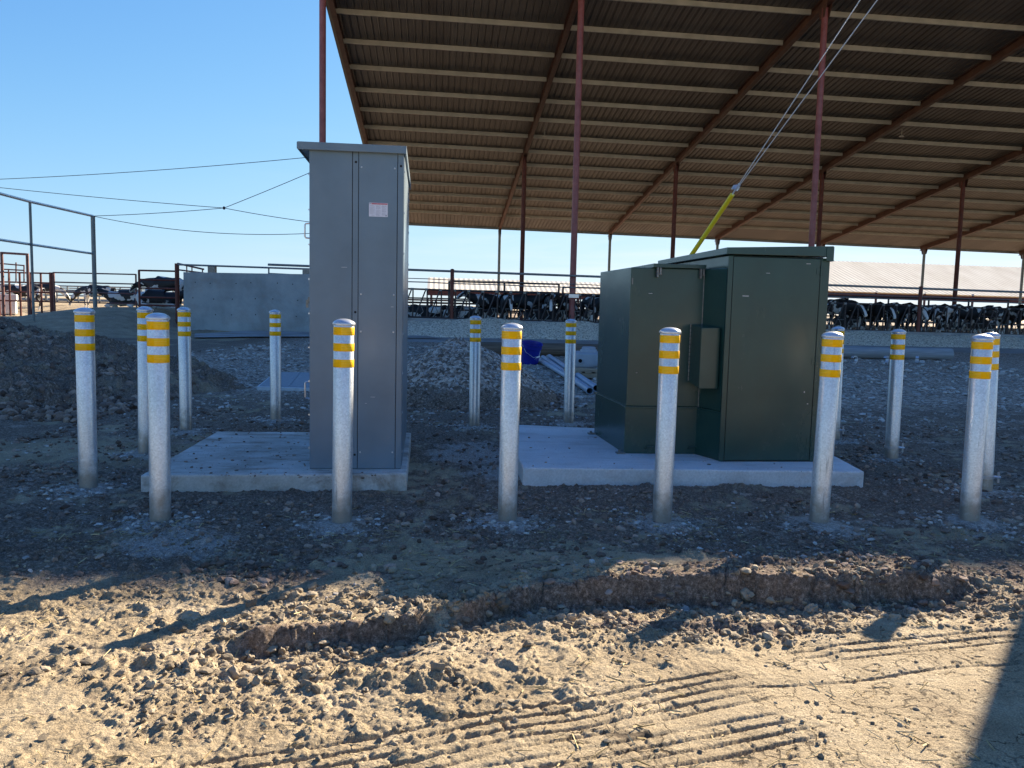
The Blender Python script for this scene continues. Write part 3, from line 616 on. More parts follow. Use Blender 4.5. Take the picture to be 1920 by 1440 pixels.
P = onto(px, py, zf); up_ = P[:, 2]+.08*fbm(px*3, py*3, 2)+.1*(py-10.6) > .16
scatter('pile_gravel', 'pale crushed stone on the small gravel pile', P[up_], sz(up_.sum(), .010, .030, 2), M_stone)
scatter('pile_clods', 'dark soil crumbs at the foot of the gravel pile', P[~up_], sz((~up_).sum(), .010, .034, 2.4), M_clodd)
def straws(name, label, n, xr, yr, lmin, lmax):
    px, py = pick(n, xr, yr, lambda a, b: S(-.1, .35, fbm(a*1.5+21, b*1.5, 2))*.8+.1); k = padfree(px, py); px = px[k]; py = py[k]; n = len(px)
    P = onto(px, py); a = RNG.uniform(0, 2*pi, n); Ln = RNG.uniform(lmin, lmax, n)/2; wd = RNG.uniform(.0012, .0028, n); tilt = RNG.uniform(-.25, .35, n)
    d = np.stack([np.cos(a)*np.cos(tilt), np.sin(a)*np.cos(tilt), np.sin(tilt)], -1); s_ = np.stack([-np.sin(a), np.cos(a), 0*a], -1); u_ = np.cross(d, s_)
    P[:, 2] += .006; V = []
    for e in (-1, 1):
        for k_ in range(3):
            an = 2*pi*k_/3; V.append(P+d*(Ln*e)[:, None]+(s_*cos(an)+u_*sin(an))*wd[:, None])
    V = np.stack(V, 1); base_ = np.array([[0, 1, 4, 3], [1, 2, 5, 4], [2, 0, 3, 5]]); F = (base_[None]+(np.arange(n)*6)[:, None, None]).reshape(-1, 4)
    tag(npmesh(name, V.reshape(-1, 3), F, M_straw, False, attrs={'shade': np.repeat(RNG.uniform(0, 1, n), 6)}), label, kind='stuff')
straws('straw_bits', 'short straw stalks scattered over the soil', 3800, (-2.6, 3), (2., 5.2), .012, .07)
n_ = 70; a = RNG.uniform(-1.5, 2.6, n_); b_ = np.where(a < -.2, 3.15, 3.42)+RNG.normal(0, .16, n_)
scatter('soil_chunks', 'broken fist sized chunks of soil beside the rut', np.stack([a, b_, hz(a, b_)-.008], -1), sz(n_, .014, .038, 2.2), M_clod, 3, .75, .34)
# ------------------------------------------------------------------ concrete pads
def pad(name, label, fl, fr, br, bl, top, mat):
    o = empty(name, (0, 0, 0)); P = [np.array((q.x, q.y)) for q in (fl, fr, br, bl)]; c = sum(P)/4
    bm = bmesh.new(); vs = [bm.verts.new((p[0]-c[0], p[1]-c[1], zz)) for zz in (-.12, top) for p in P]
    for f in ((3, 2, 1, 0), (4, 5, 6, 7), (0, 1, 5, 4), (1, 2, 6, 5), (2, 3, 7, 6), (3, 0, 4, 7)): bm.faces.new([vs[k] for k in f])
    bmesh.ops.bevel(bm, geom=[e for e in bm.edges], offset=.012, segments=2, affect='EDGES', profile=.5)
    bmesh.ops.subdivide_edges(bm, edges=[e for e in bm.edges if e.calc_length() > .3], cuts=24, use_grid_fill=True)
    for v in bm.verts:
        n_ = perlin(np.array([v.co.x*5+3]), np.array([v.co.y*5+v.co.z*30]))[0]
        if v.co.z > -.05: v.co.z += .0025*n_
        v.co.x += .004*n_; v.co.y += .004*perlin(np.array([v.co.x*7]), np.array([v.co.z*22]))[0]
    me = bpy.data.meshes.new(name); bm.to_mesh(me); bm.free(); me.materials.append(mat)
    bpy.data.objects.remove(o); o = bpy.data.objects.new(name, me); COL.objects.link(o); o.location = (c[0], c[1], 0)
    tag(o, label, 'concrete pad'); return o
PT1, PT2 = .12, .13
p1 = pad('concrete_pad', 'dusty stained concrete slab under the tall grey cabinet', G(263, 891, PT1), G(763, 888, PT1), G(771, 811, PT1), G(406, 809, PT1), PT1, M_pad1)
p2 = pad('concrete_pad', 'clean pale concrete slab under the dark green transformer', G(981, 877, PT2), G(1621, 884, PT2), G(1575, 852, PT2)+Vector((-.02, .9, 0)), G(944, 795, PT2), PT2, M_pad2)
q = []
for ob, top_, n__ in ((p1, PT1, 420), (p2, PT2, 130)):
    c_ = [v.co for v in ob.data.vertices]; x0, x1 = min(v.x for v in c_)+.15, max(v.x for v in c_)-.15; y0, y1 = min(v.y for v in c_)+.03, max(v.y for v in c_)-.05
    a = RNG.uniform(x0, x1, n__); b_ = y0+(y1-y0)*RNG.uniform(0, 1, n__)**1.5; q.append(np.stack([a+ob.location.x, b_+ob.location.y, 0*a+top_+.001], -1))
q = np.concatenate(q); scatter('pad_crumbs', 'small crumbs of soil dropped on the concrete slabs', q, sz(len(q), .002, .012, 3.5), M_clodd, 1, .6, .4)
# ------------------------------------------------------------------ tall grey cabinet
cab = empty('equipment_cabinet', (-1.42, 5.60, PT1), radians(6.3))
tag(cab, 'tall narrow grey steel electrical cabinet with a white notice, on the left slab', 'cabinet')
W, D, H = .64, 1.67, 2.225
MB().box(0, 0, 0, W, D, H).build('body', M_grey, cab, bevel=.003)
def sheetbox(nm, x0, x1, z0, z1, lab=None, t=.006):
    return MB().box(x0, -t, z0, x1, .001, z1).build(nm, M_grey, cab, bevel=.0018)
xs = [0, .454*W, .519*W, .935*W, W]; g = .0022
MB().box(.002, -.0005, .004, W-.002, .0006, H-.004).build('seam_backing', M_black, cab)
lp = sheetbox('side_panel', xs[0], xs[1]-g, .006, H-.004)
st1 = sheetbox('corner_strip', xs[1]+g, xs[2]-g, .006, H-.004, t=.004)
rp = sheetbox('side_panel', xs[2]+g, xs[3]-g, .006, H-.004); rp['label'] = 'narrower removable panel with a white notice'
st2 = sheetbox('corner_strip', xs[3]+g, xs[4], .006, H-.004, t=.004)
def disc(x, z, r, y0, y1, n=14): return MB().tube((x, y0, z), (x, y1, z), r, n)
def zz(py, x=.5): return AY(700, py, 5.64).z-PT1
for z_ in (zz(314), zz(552), zz(622), zz(848)):
    for x_ in (xs[2]+.020, xs[3]-.020):
        s_ = MB().lathe([(0, .0045), (.004, .004), (.0065, .001), (.0068, 0)], 12); s_.v = [(vx+x_, -.006-vz, vy+z_) for vx, vy, vz in s_.v]; s_.build('screw', M_screw, rp, True)
for z_ in (zz(305), zz(586), zz(853)): disc((xs[1]+xs[2])/2+.002, z_, .0085, -.0046, -.0035).build('bolt_hole', M_black, st1)
disc(xs[3]+.022, zz(309), .0085, -.0046, -.0035).build('bolt_hole', M_black, st2)
lx0, lz0 = xs[2]+.072, zz(406); lw, lh = .128, .094
nt_ = MB().box(lx0, -.0076, lz0, lx0+lw, -.0058, lz0+lh).build('notice', M_paper, rp)
MB().box(lx0+.016, -.0082, lz0+lh-.011, lx0+lw-.002, -.0075, lz0+lh-.002).build('notice_header', M_redp, nt_)
mb = MB()
for cx_ in (0, 1, 2):
    for k in range(15):
        if (k*7+cx_*5) % 11 == 3: continue
        ww = .030 if (k*3+cx_) % 4 else .022; x_ = lx0+.008+cx_*.040; z_ = lz0+lh-.018-k*.0048
        mb.box(x_, -.0081, z_-.0012, x_+ww, -.0075, z_)
mb.box(lx0+lw-.016, -.0081, lz0+.004, lx0+lw-.006, -.0075, lz0+.014)
mb.box(lx0+.003, -.0083, lz0+lh-.010, lx0+.012, -.0075, lz0+lh-.003)
mb.build('notice_print', M_ink, nt_)
for (x_, z_, l_) in ((.34*W, zz(503), .038), (.66*W, zz(745), .030), (.60*W, zz(757), .012), (.92*W-.03, zz(575), .02)): MB().box(x_, -.0066, z_, x_+l_, -.0056, z_+.003).build('scuff', M_scuff, lp if x_ < .45*W else rp)
# roof: folded lid with overhang and drip lips
rf = MB(); rf.box(-.075, -.03, H+.002, W+.012, D+.05, H+.032); rf.box(-.075, -.036, H-.016, W+.018, -.028, H+.036); rf.box(-.081, -.03, H-.01, -.073, D+.05, H+.034)
rf.box(W+.010, -.034, H-.018, W+.018, D+.05, H+.034); rf.build('roof', M_grey, cab, bevel=.0025)
def dhandle(x, y, z0, z1, out_):
    return MB().path([(x, y, z0), (x+out_*.8, y, z0+.002), (x+out_, y, z0+.012), (x+out_, y, z1-.012), (x+out_*.8, y, z1-.002), (x, y, z1)], .0055, 8)
ld_ = MB().box(-.004, .02, .02, .001, .82, H-.03).build('door', M_grey, cab, bevel=.002); MB().box(-.004, .84, .02, .001, D-.02, H-.03).build('door', M_grey, cab, bevel=.002)
for a_, b_ in ((418, 446), (716, 748)):
    dhandle(-.004, .05, AY(575, b_, 5.62).z-PT1, AY(575, a_, 5.62).z-PT1, -.035).build('handle', M_screw, ld_, True)
MB().box(-.016, .03, zz(572), -.004, .06, zz(560)).box(-.03, .035, zz(580), -.014, .045, zz(565)).build('latch', M_steel, ld_)
for z_ in np.linspace(.15, 2.05, 9): disc(0, 0, .006, 0, .002).build('rivet', M_screw, ld_).location = (-.006, .012, z_)
rs_ = MB().box(W-.001, .02, .02, W+.004, D-.02, H-.03).build('rear_panel', M_grey, cab, bevel=.002)
for z_ in np.linspace(.12, 2.1, 8):
    for y_ in (.05, D-.05): MB().tube((W+.004, y_, z_), (W+.008, y_, z_), .007, 10).build('rivet', M_screw, rs_)
# ------------------------------------------------------------------ green transformer
tr = empty('transformer', (1.635, 6.19, PT2), radians(6.6))
tag(tr, 'dark green pad mounted electrical transformer enclosure on the right slab', 'transformer')
TW, TD, TH_ = .81, 1.72, 1.60
MB().box(.012, .006, 0, TW, TD, TH_).build('cable_compartment', M_green, tr, bevel=.004)
MB().box(-.004, -.002, .004, .034, .01, TH_-.004).build('door_frame', M_green, tr, bevel=.003)
MB().box(.034, .0045, .004, TW-.003, .0066, TH_-.004).build('seam_backing', M_black, tr)
dr = MB().box(.038, -.004, .012, .735, .005, TH_-.010).build('door', M_green, tr, bevel=.003)
MB().box(.741, -.003, .004, TW+.002, .006, TH_-.004).build('door_frame', M_green, tr, bevel=.003)
for z_ in (1.50, .80, .17):
    h_ = MB(); h_.tube((.741, -.012, z_-.035), (.741, -.012, z_+.035), .0075, 10); h_.box(.705, -.0075, z_-.026, .737, -.0036, z_+.02); h_.box(.744, -.0075, z_-.02, .765, -.0026, z_+.026)
    h_.build('hinge', M_green, dr, bevel=.0008)
# sloping lid of the tall compartment
ld2 = MB()
z0, z1 = TH_+.003, TH_+.056
lidp = [(-.03, -.03), (TW+.012, -.03), (TW+.012, TD+.05), (-.03, TD+.05)]
ld2.add([(lidp[0][0], lidp[0][1], z0+.003), (lidp[1][0], lidp[1][1], z0+.008), (lidp[2][0], lidp[2][1], z0+.006), (lidp[3][0], lidp[3][1], z0+.003),
         (lidp[0][0], lidp[0][1], z1), (lidp[1][0], lidp[1][1], z1+.035), (lidp[2][0], lidp[2][1], z1+.03), (lidp[3][0], lidp[3][1], z1-.005)],
        [(0, 3, 2, 1), (4, 5, 6, 7), (0, 1, 5, 4), (1, 2, 6, 5), (2, 3, 7, 6), (3, 0, 4, 7)])
ld2.build('lid', M_green, tr, bevel=.003)
MB().box(TW-.045, -.0356, z0-.025, TW+.014, -.0306, z1+.028).box(TW-.02, -.036, z0-.028, TW+.018, .3, z0-.022).build('lid_end', M_green, tr, bevel=.001)
# tank: low base and upper body with a seam
tank = [(-.675, .345), (-.075, .325), (.012, .03), (.012, 1.38), (-.70, 1.36)]
def inset(poly, d):
    c = np.mean(poly, 0); return [tuple(np.array(p)+(c-np.array(p))/np.linalg.norm(c-np.array(p))*d) for p in poly]
MB().prism([(-.675, .345), (-.085, .325), (.011, .02), (.011, 1.38), (-.70, 1.36)], 0, .375).build('tank_base', M_green, tr, bevel=.003)
MB().prism([(-.684, .336), (-.08, .316), (.011, .01), (.011, 1.39), (-.71, 1.37)], .3755, .388).build('seam_flange', M_green, tr, bevel=.002)
up = MB().prism([(-.668, .352), (-.07, .332), (.0115, .055), (.0115, 1.37), (-.693, 1.355)], .3885, 1.505).build('tank', M_green, tr, bevel=.006)
MB().tube((-.071, .330, .39), (-.071, .330, 1.50), .0045, 8).build('weld_bead', M_steel, up, True)
tp = MB().box(-.50, .30, 1.507, -.066, 1.02, 1.538).build('hatch', M_green, up, bevel=.003)
for x_ in (-.46, -.105):
    b_ = MB(); b_.box(x_-.012, .292, 1.43, x_+.002, .33, 1.507); b_.box(x_+.012, .30, 1.45, x_+.026, .333, 1.507); b_.tube((x_-.016, .306, 1.455), (x_+.03, .306, 1.455), .006, 8); b_.build('hatch_bracket', M_steel, up, bevel=.001)
    b2_ = MB().path([(x_-.035, .338, .045), (x_-.035, .312, .05), (x_-.035, .308, .062), (x_+.045, .308, .062), (x_+.045, .312, .05), (x_+.045, .338, .045)], .006, 8).build('lifting_loop', M_green, tr, True)
for p_ in ((-.69, .34), (-.715, 1.33)): MB().box(p_[0]-.05, p_[1]-.03, 0, p_[0]+.02, p_[1]+.03, .012).tube((p_[0]-.025, p_[1], .01), (p_[0]-.025, p_[1], .03), .01, 8).build('anchor_tab', M_steel, tr)
# side instrument box with sloped top
bx = MB()
for (x_, z_, l_, h__) in ((.12, 1.29, .05, .006), (.62, 1.55, .035, .004), (.66, .55, .008, .012), (.30, 1.47, .03, .003), (.69, .46, .012, .006)): MB().box(x_, -.0048, z_, x_+l_, -.0038, z_+h__).build('scuff', M_scuff, dr)
for (x_, z_, l_, h__) in ((-.52, 1.30, .03, .003), (-.33, 1.12, .025, .004), (-.60, .66, .012, .002)): MB().box(x_, .3435, z_, x_+l_, .3555, z_+h__).build('scuff', M_scuff, up)
X0, X1, Y0, Y1, Z0, Z1 = -.165, .0, .075, .325, .565, 1.04
bx.add([(X0, Y0, Z0), (X1-.012, Y0, Z0), (X1-.012, Y1, Z0), (X0, Y1, Z0+.03), (X0, Y0, Z1), (X1-.012, Y0, Z1+.004), (X1-.012, Y1, Z1+.03), (X0, Y1, Z1+.02)],
       [(0, 3, 2, 1), (4, 5, 6, 7), (0, 1, 5, 4), (1, 2, 6, 5), (2, 3, 7, 6), (3, 0, 4, 7)])
ib = bx.build('instrument_box', M_green, tr, bevel=.004)
hb = MB()
for k in range(14): hb.tube((X0-.004, Y1-.006, Z0+.04+k*.033), (X0-.004, Y1-.006, Z0+.04+k*.033+.028), .0055, 8)
hb.build('hinge', M_steel, ib, True)
MB().box(-.66, .3445, 1.37, -.652, .3515, 1.42).build('rivet', M_steel, up)
# ------------------------------------------------------------------ bollards
BL = ['galvanised post nearest the left edge, in front of the soil heap', 'post half hidden behind the big front post left of the grey cabinet',
      'thick looking front post at the left corner of the dusty slab', 'post standing before the left end of the concrete wall', 'slim post between concrete wall and grey cabinet, before the square pit lid',
      'front post standing against the grey cabinet face', 'far post beside the small gravel pile', 'front post at the near left corner of the clean slab',
      'far post in front of the grey pipes and pallet, left of the transformer', 'front post standing before the transformer tank seam', 'front post overlapping the right edge of the transformer',
      'post mostly hidden behind the one at the transformer right edge', 'post standing alone on the gravel right of the transformer, with a clamp at its foot',
      'nearest front post at the right edge of the picture', 'clamped post just behind the nearest right edge post']
PR, PH = .0585, 1.2
def make_bollard():
    r = empty('bollard', (0, 0, 0))
    MB().lathe([(PR, -.1), (PR, PH-.035), (PR-.003, PH-.03)], 40).build('post', M_galv, r, True)
    MB().lathe([(PR+.0015, PH-.036), (PR+.006, PH-.034), (PR+.007, PH-.026), (PR+.005, PH-.021), (PR-.004, PH-.012), (PR*.62, PH-.003), (PR*.3, PH+.001), (0, PH+.002)], 40).build('cap', M_cap, r, True)
    for z_ in (PH-.046, PH-.139, PH-.232): MB().lathe([(PR+.0012, z_-.046), (PR+.0018, z_-.045), (PR+.0018, z_-.001), (PR+.0012, z_)], 40).build('reflective_band', M_tape, r, True)
    return r
b0 = make_bollard()
for k, (g_, t_) in enumerate(BP):
    o = b0 if k == 0 else copy_tree(b0)
    d = (t_-g_); q_ = Vector((0, 0, 1)).rotation_difference(d.normalized())
    o.rotation_euler = (q_.to_matrix() @ Matrix.Rotation(k*1.37, 3, 'Z')).to_euler(); o.location = g_; o.scale = (1, 1, d.length/PH)
    tag(o, BL[k], 'bollard', 'galvanised guard posts with three yellow bands')
    if k in (11, 12, 14):
        cl = MB(); cl.lathe([(PR+.001, .10), (PR+.006, .10), (PR+.006, .122), (PR+.001, .122)], 24); ax = (cos(-.5-k*1.37), sin(-.5-k*1.37))
        cl.tube((ax[0]*PR, ax[1]*PR, .111), (ax[0]*(PR+.045), ax[1]*(PR+.045), .111), .010, 8); cl.tube((ax[0]*(PR+.03), ax[1]*(PR+.03), .07), (ax[0]*(PR+.03), ax[1]*(PR+.03), .15), .008, 8)
        c_ = cl.build('ground_clamp', M_screw, o)
# ------------------------------------------------------------------ barn
SP, DM, DE, SL, HR, KA = 9.7175, 19.41, 38.6, .1434, 13.57, -.0140
DT = -6.3; NB = 8
def rz_(a, d): return HR-SL*d+KA*a
barn = empty('shade_barn', B(0, 0, 0)); tag(barn, 'huge open sided cattle shade barn with a sloping corrugated roof on tall red posts', 'barn')
barn.location = (0, 0, 0)
def beam(mb, p, q, wd, dp, flange=.02):   # I-beam from p to q, depth hanging below the line
    p = Vector(p); q = Vector(q); d = (q-p).normalized(); s = d.cross(Vector((0, 0, 1))).normalized(); n = s.cross(d)
    def slab(w_, z0_, z1_):
        vs = [p+s*a*w_/2+n*b for b in (z0_, z1_) for a in (-1, 1)]+[q+s*a*w_/2+n*b for b in (z0_, z1_) for a in (-1, 1)]
        mb.add(vs, [(0, 1, 3, 2), (4, 6, 7, 5), (0, 4, 5, 1), (2, 3, 7, 6), (0, 2, 6, 4), (1, 5, 7, 3)])
    slab(wd, 0, flange); slab(.03, flange, dp-flange); slab(wd, dp-flange, dp)
for i_ in range(NB+1):
    a = i_*SP; m_ = MB(); beam(m_, B(a, DT, rz_(a, DT)), B(a, DE+.6, rz_(a, DE+.6)), .22, .40, .03); m_.build('rafter', M_rusto, barn)
CL = .40
for k in range(17):
    d_ = -6.87+2.615*k
    if d_ < DT: d_ = DT+.15
    if d_ > DE+.4: break
    for i_ in range(NB):
        a0, a1 = i_*SP+(.12 if i_ else .02), (i_+1)*SP-.12; m_ = MB()
        # C-section: web and two flanges, web side up the slope
        p, q = B(a0, d_, rz_(a0, d_)+CL-.20), B(a1, d_, rz_(a1, d_)+CL-.20)
        def sl(d0, d1, z0_, z1_):
            vs = [B(aa, d_+dd, rz_(aa, d_)+CL-.20+zz_) for aa in (a0, a1) for dd, zz_ in ((d0, z0_), (d1, z0_), (d1, z1_), (d0, z1_))]
            m_.add(vs, [(0, 3, 2, 1), (4, 5, 6, 7), (0, 1, 5, 4), (1, 2, 6, 5), (2, 3, 7, 6), (3, 0, 4, 7)])
        sl(0, .012, .0, .20); sl(0.012, .10, .0, .012); sl(0.012, .10, .188-.0143, .20-.0143)
        m_.build('purlin', M_purlin, barn)
# corrugated deck
per = .305; prof = [(0, 0), (.16, 0), (.185, .012), (.21, .012), (.235, 0), (.245, .0), (.262, .036), (.288, .036)]
A0, A1 = -.35, NB*SP+.35; aa = []; hh = []
n_ = int((A1-A0)/per)
for k in range(n_):
    for s_, h_ in prof: aa.append(A0+k*per+s_); hh.append(h_)
aa = np.array(aa); hh = np.array(hh); dd = np.array([DT-.2]+[-6.8+2.615*1.5*k for k in range(1, 12)]+[DE+.9]); vs = []
for d_ in dd:
    for sgn in (0,): 
        P = np.array(BO)[None]+np.outer(aa, np.array(BU))+np.array(BV)[None]*d_; P[:, 2] = HR-SL*d_+KA*aa+CL+.004+hh; vs.append(P)
vs = np.concatenate(vs); nn_ = len(aa); i = np.arange(len(vs)).reshape(len(dd), nn_)
F = np.stack([i[:-1, :-1], i[:-1, 1:], i[1:, 1:], i[1:, :-1]], -1).reshape(-1, 4)
V2 = vs.copy(); V2[:, 2] += .012
dk = npmesh('roof_deck', np.concatenate([vs, V2]), np.concatenate([F, F+len(vs)]), M_deck, False); dk.parent = barn
m_ = MB(); 
for i_ in range(NB*2):
    a0, a1 = i_*SP/2, (i_+1)*SP/2
    vs_ = [B(aa_, DE+.9+dd_, rz_(aa_, DE+.9)+zz_) for aa_ in (a0, a1) for dd_, zz_ in ((0, .22), (.03, .22), (.03, .45), (0, .45))]
    m_.add(vs_, [(0, 3, 2, 1), (4, 5, 6, 7), (0, 1, 5, 4), (1, 2, 6, 5), (2, 3, 7, 6), (3, 0, 4, 7)])
m_.build('eave_trim', M_trim, barn)
for row, d_, n_, r_, mt in (('near', 0, 5, .125, M_pipered), ('mid', DM, 5, .14, M_rust), ('eave', DE, 7, .12, M_trim)):
    for i_ in range(n_):
        a = i_*SP; m_ = MB(); m_.tube(B(a, d_, -.2), B(a, d_, rz_(a, d_)-.02), r_, 14); m_.box(0, 0, 0, .001, .001, .001)
        m_.v = m_.v[:-8]; m_.f = m_.f[:-6]
        p_ = m_.build('post', mt, barn, True)
        top = B(a, d_, rz_(a, d_)); pl = MB()
        for s_ in (-1, 1):
            q0 = top+BU*.10*s_; pl.add([q0+BV*dd_+Vector((0, 0, zz_)) for dd_, zz_ in ((-.35, .07), (.35, -.03), (.18, -.45), (-.18, -.4))]+[q0+BU*.012*s_+BV*dd_+Vector((0, 0, zz_)) for dd_, zz_ in ((-.35, .07), (.35, -.03), (.18, -.45), (-.18, -.4))],
                   [(0, 1, 2, 3), (7, 6, 5, 4), (0, 4, 5, 1), (1, 5, 6, 2), (2, 6, 7, 3), (3, 7, 4, 0)])
        pl.build('gusset_plate', M_rusto, p_)
for a, d_, k in ((9.9, 15.2, 0), (29.5, 12., 1)):   # small sprinkler/fan fittings under the deck
    q0 = B(a+.5, d_, rz_(a, d_)+.2); MB().tube(q0, q0-Vector((0, 0, .35)), .02, 8).tube(q0-Vector((0, 0, .35)), q0-Vector((0, 0, .42)), .08, 12, .15).build('roof_lamp', M_purlin, barn)
# ------------------------------------------------------------------ feed lane, curb, feed heap, head locks
m_ = MB(); pts = []
n_ = 60
vs = []; 
for k in range(n_+1):
    a = .5+40*k/n_
    for d_ in (-4.3, -3.4, -2.6, -1.6, -.45):
        q_ = B(a, d_, 0); vs.append((q_.x, q_.y, gz(q_.x, q_.y)+(.02 if d_ > -4.2 else -.04)))
i = np.arange(len(vs)).reshape(n_+1, 5); F = np.stack([i[:-1, :-1], i[1:, :-1], i[1:, 1:], i[:-1, 1:]], -1).reshape(-1, 4)
tag(npmesh('feed_lane', np.array(vs), F, M_lane, True), None, kind='structure')
# concrete strip in front of the wall on the left
tt = np.linspace(0, 1, 80); nx_ = np.interp(tt, (0, .35, .6, 1), (-10.5, -9.2, -7.1, -2.5)); ny_ = np.interp(tt, (0, .35, .6, 1), (26.4, 27.2, 27.8, 28.4))
fx_ = np.interp(tt, (0, .35, .6, 1), (-11.5, -10, -8, -3.5)); fy_ = np.interp(tt, (0, .35, .6, 1), (29.0, 30.4, 30.2, 29.6))
ee = np.linspace(0, 1, 16); PXs = nx_[:, None]+(fx_-nx_)[:, None]*ee; PYs = ny_[:, None]+(fy_-ny_)[:, None]*ee
vs = np.stack([PXs.ravel(), PYs.ravel(), base(PXs.ravel(), PYs.ravel())+.05], -1)
i = np.arange(len(vs)).reshape(80, 16); F = np.stack([i[:-1, :-1], i[1:, :-1], i[1:, 1:], i[:-1, 1:]], -1).reshape(-1, 4)
tag(npmesh('path', np.array(vs), F, M_lane, True), None, kind='structure')
curb = MB()
for k in range(40):
    a0, a1 = 1+k, 2+k; curb.add([B(aa_, d0, z_) for aa_ in (a0, a1) for d0, z_ in ((-.36, -.1), (.1, -.1), (.1, .80-.006*aa_), (-.36, .80-.006*aa_))], [(0, 3, 2, 1), (4, 5, 6, 7), (0, 1, 5, 4), (1, 2, 6, 5), (2, 3, 7, 6), (3, 0, 4, 7)])
tag(curb.build('curb', M_lane), 'long concrete curb wall under the head locks', 'curb')
na, nd = 560, 46
aa = np.linspace(1.2, 40, na); ee = np.linspace(0, 1, nd); A_, E_ = np.meshgrid(aa, ee, indexing='ij'); A_ = A_.ravel(); E_ = E_.ravel()
zt = .76+.30*fbm(A_*.42+2, A_*0, 4)-.006*A_+.10*S(4.5, 8, A_)-.10*S(16, 24, A_)+.05*S(24, 20, A_); 
dfoot = -2.35+.25*fbm(A_*.6, A_*0+4, 2)
dr_ = dfoot+(-.34-dfoot)*E_; prof_ = 1-(1-E_)**1.25; prof_ = prof_*(1-.12*S(.85, 1., E_))
P = np.array(BO)[None]+np.outer(A_, np.array(BU))+np.outer(dr_, np.array(BV)); z0_ = base(P[:, 0], P[:, 1])
P[:, 2] = z0_-.03+(zt-z0_)*prof_+.07*fbm(A_*3, dr_*3, 5, gain=.65)+.02
i = np.arange(len(P)).reshape(na, nd); F = np.stack([i[:-1, :-1], i[1:, :-1], i[1:, 1:], i[:-1, 1:]], -1).reshape(-1, 4)
tag(npmesh('feed', P, F, M_feedh, True), 'long heap of chopped greenish feed piled along the curb', kind='stuff')
# head locks: panels of seven stalls
UN = .5475; PN = 7; HL0, HL1 = .82, 1.90
def make_panel():
    r = empty('head_lock_panel', (0, 0, 0), TH); L_ = UN*PN; R_ = .028
    MB().tube((0, 0, HL1), (L_, 0, HL1-.012*L_), R_+.006, 8).build('top_rail', M_lock, r, True)
    MB().tube((0, 0, HL0), (L_, 0, HL0-.012*L_), R_+.004, 8).build('bottom_rail', M_lock, r, True)
    for k in range(PN):
        x0 = k*UN; dz_ = -.012*x0
        MB().tube((x0+.03, 0, HL0+dz_), (x0+.03, 0, HL1+dz_), R_, 8).build('upright', M_lock, r, True)
        MB().tube((x0+UN-.02, .03, HL1+dz_), (x0+.13, .03, HL0+.04+dz_), R_*.95, 8).build('locking_bar', M_lock, r, True)
        b_ = MB(); b_.tube((x0+.33, .02, HL0+.42+dz_), (x0+UN+.03, .02, HL0+.42+dz_), R_*.7, 6)
        b_.path([(x0+.36, .03, HL0+.40+dz_), (x0+.44, .03, HL0+.22+dz_), (x0+.26, .03, HL0+.02+dz_)], .016, 6); b_.build('yoke', M_steel, r, True)
        MB().box(x0+UN-.06, -.04, HL1+dz_-.05, x0+UN+.05, .045, HL1+dz_+.035).build('latch', M_steel, r)
    return r
pn0 = make_panel()
PLAB = ['head lock panel seen right behind the tall cabinet edge', 'empty head lock panel left of the leftmost cow', 'head lock panel with the first cows at the gravel pile',
        'head lock panel between the near red post and transformer', 'head lock panel hidden largely by the transformer top', 'second hidden head lock panel behind the transformer', 'head lock panel at the transformer right edge with the white faced cow',
        'head lock panel left of the stub red post on the right', 'head lock panel right of the stub red post', 'last head lock panel at the right edge of the picture', 'head lock panel running out of the picture right']
for k in range(11):
    o = pn0 if k == 0 else copy_tree(pn0); a = -1.5+(k)*UN*PN
    o.location = B(a, -.12, -.008*(a-3.)); tag(o, PLAB[k], 'fence panel', 'head lock panels along the feed curb')
# rail line above the head locks with stub posts
rl = empty('pipe_rail', (0, 0, 0)); tag(rl, 'long horizontal pipe rail with wire strands above the head locks', 'fence rail')
def zrail(a): return 2.62-.0092*(a-3.2)
for (a0, a1) in ((-2, 4.96), (4.96, 14.6), (14.6, 24.1), (24.1, 34)):
    MB().tube(B(a0, -.2, zrail(a0)), B(a1, -.2, zrail(a1)), .045, 10).build('rail', M_galvd, rl, True)
for dz_, r_ in ((-.33, .016), (-.46, .022)):
    MB().path([B(a, -.2, zrail(a)+dz_+.01*sin(a*2.1)) for a in np.arange(-2, 34, 1.0)], r_, 6).build('wire_strand', M_galvd, rl)
for a in (4.96, 14.6, 24.1, 33.8):
    p_ = MB().tube(B(a, -.2, 0), B(a, -.2, zrail(a)+.03), .075, 12).build('post', M_rust, rl, True); MB().lathe([(.082, 0), (.08, .03), (.05, .06), (0, .07)], 12, tuple(B(a, -.2, zrail(a)+.03))).build('post_cap', M_rust, p_, True)
for a in (0, SP, 2*SP, 3*SP): MB().box(*(B(a, -.34, zrail(a)-.86)-Vector((.2, 0, 0))), *(B(a, -.30, zrail(a)-.72)+Vector((.2, .02, 0)))).build('bracket', M_screw, rl)
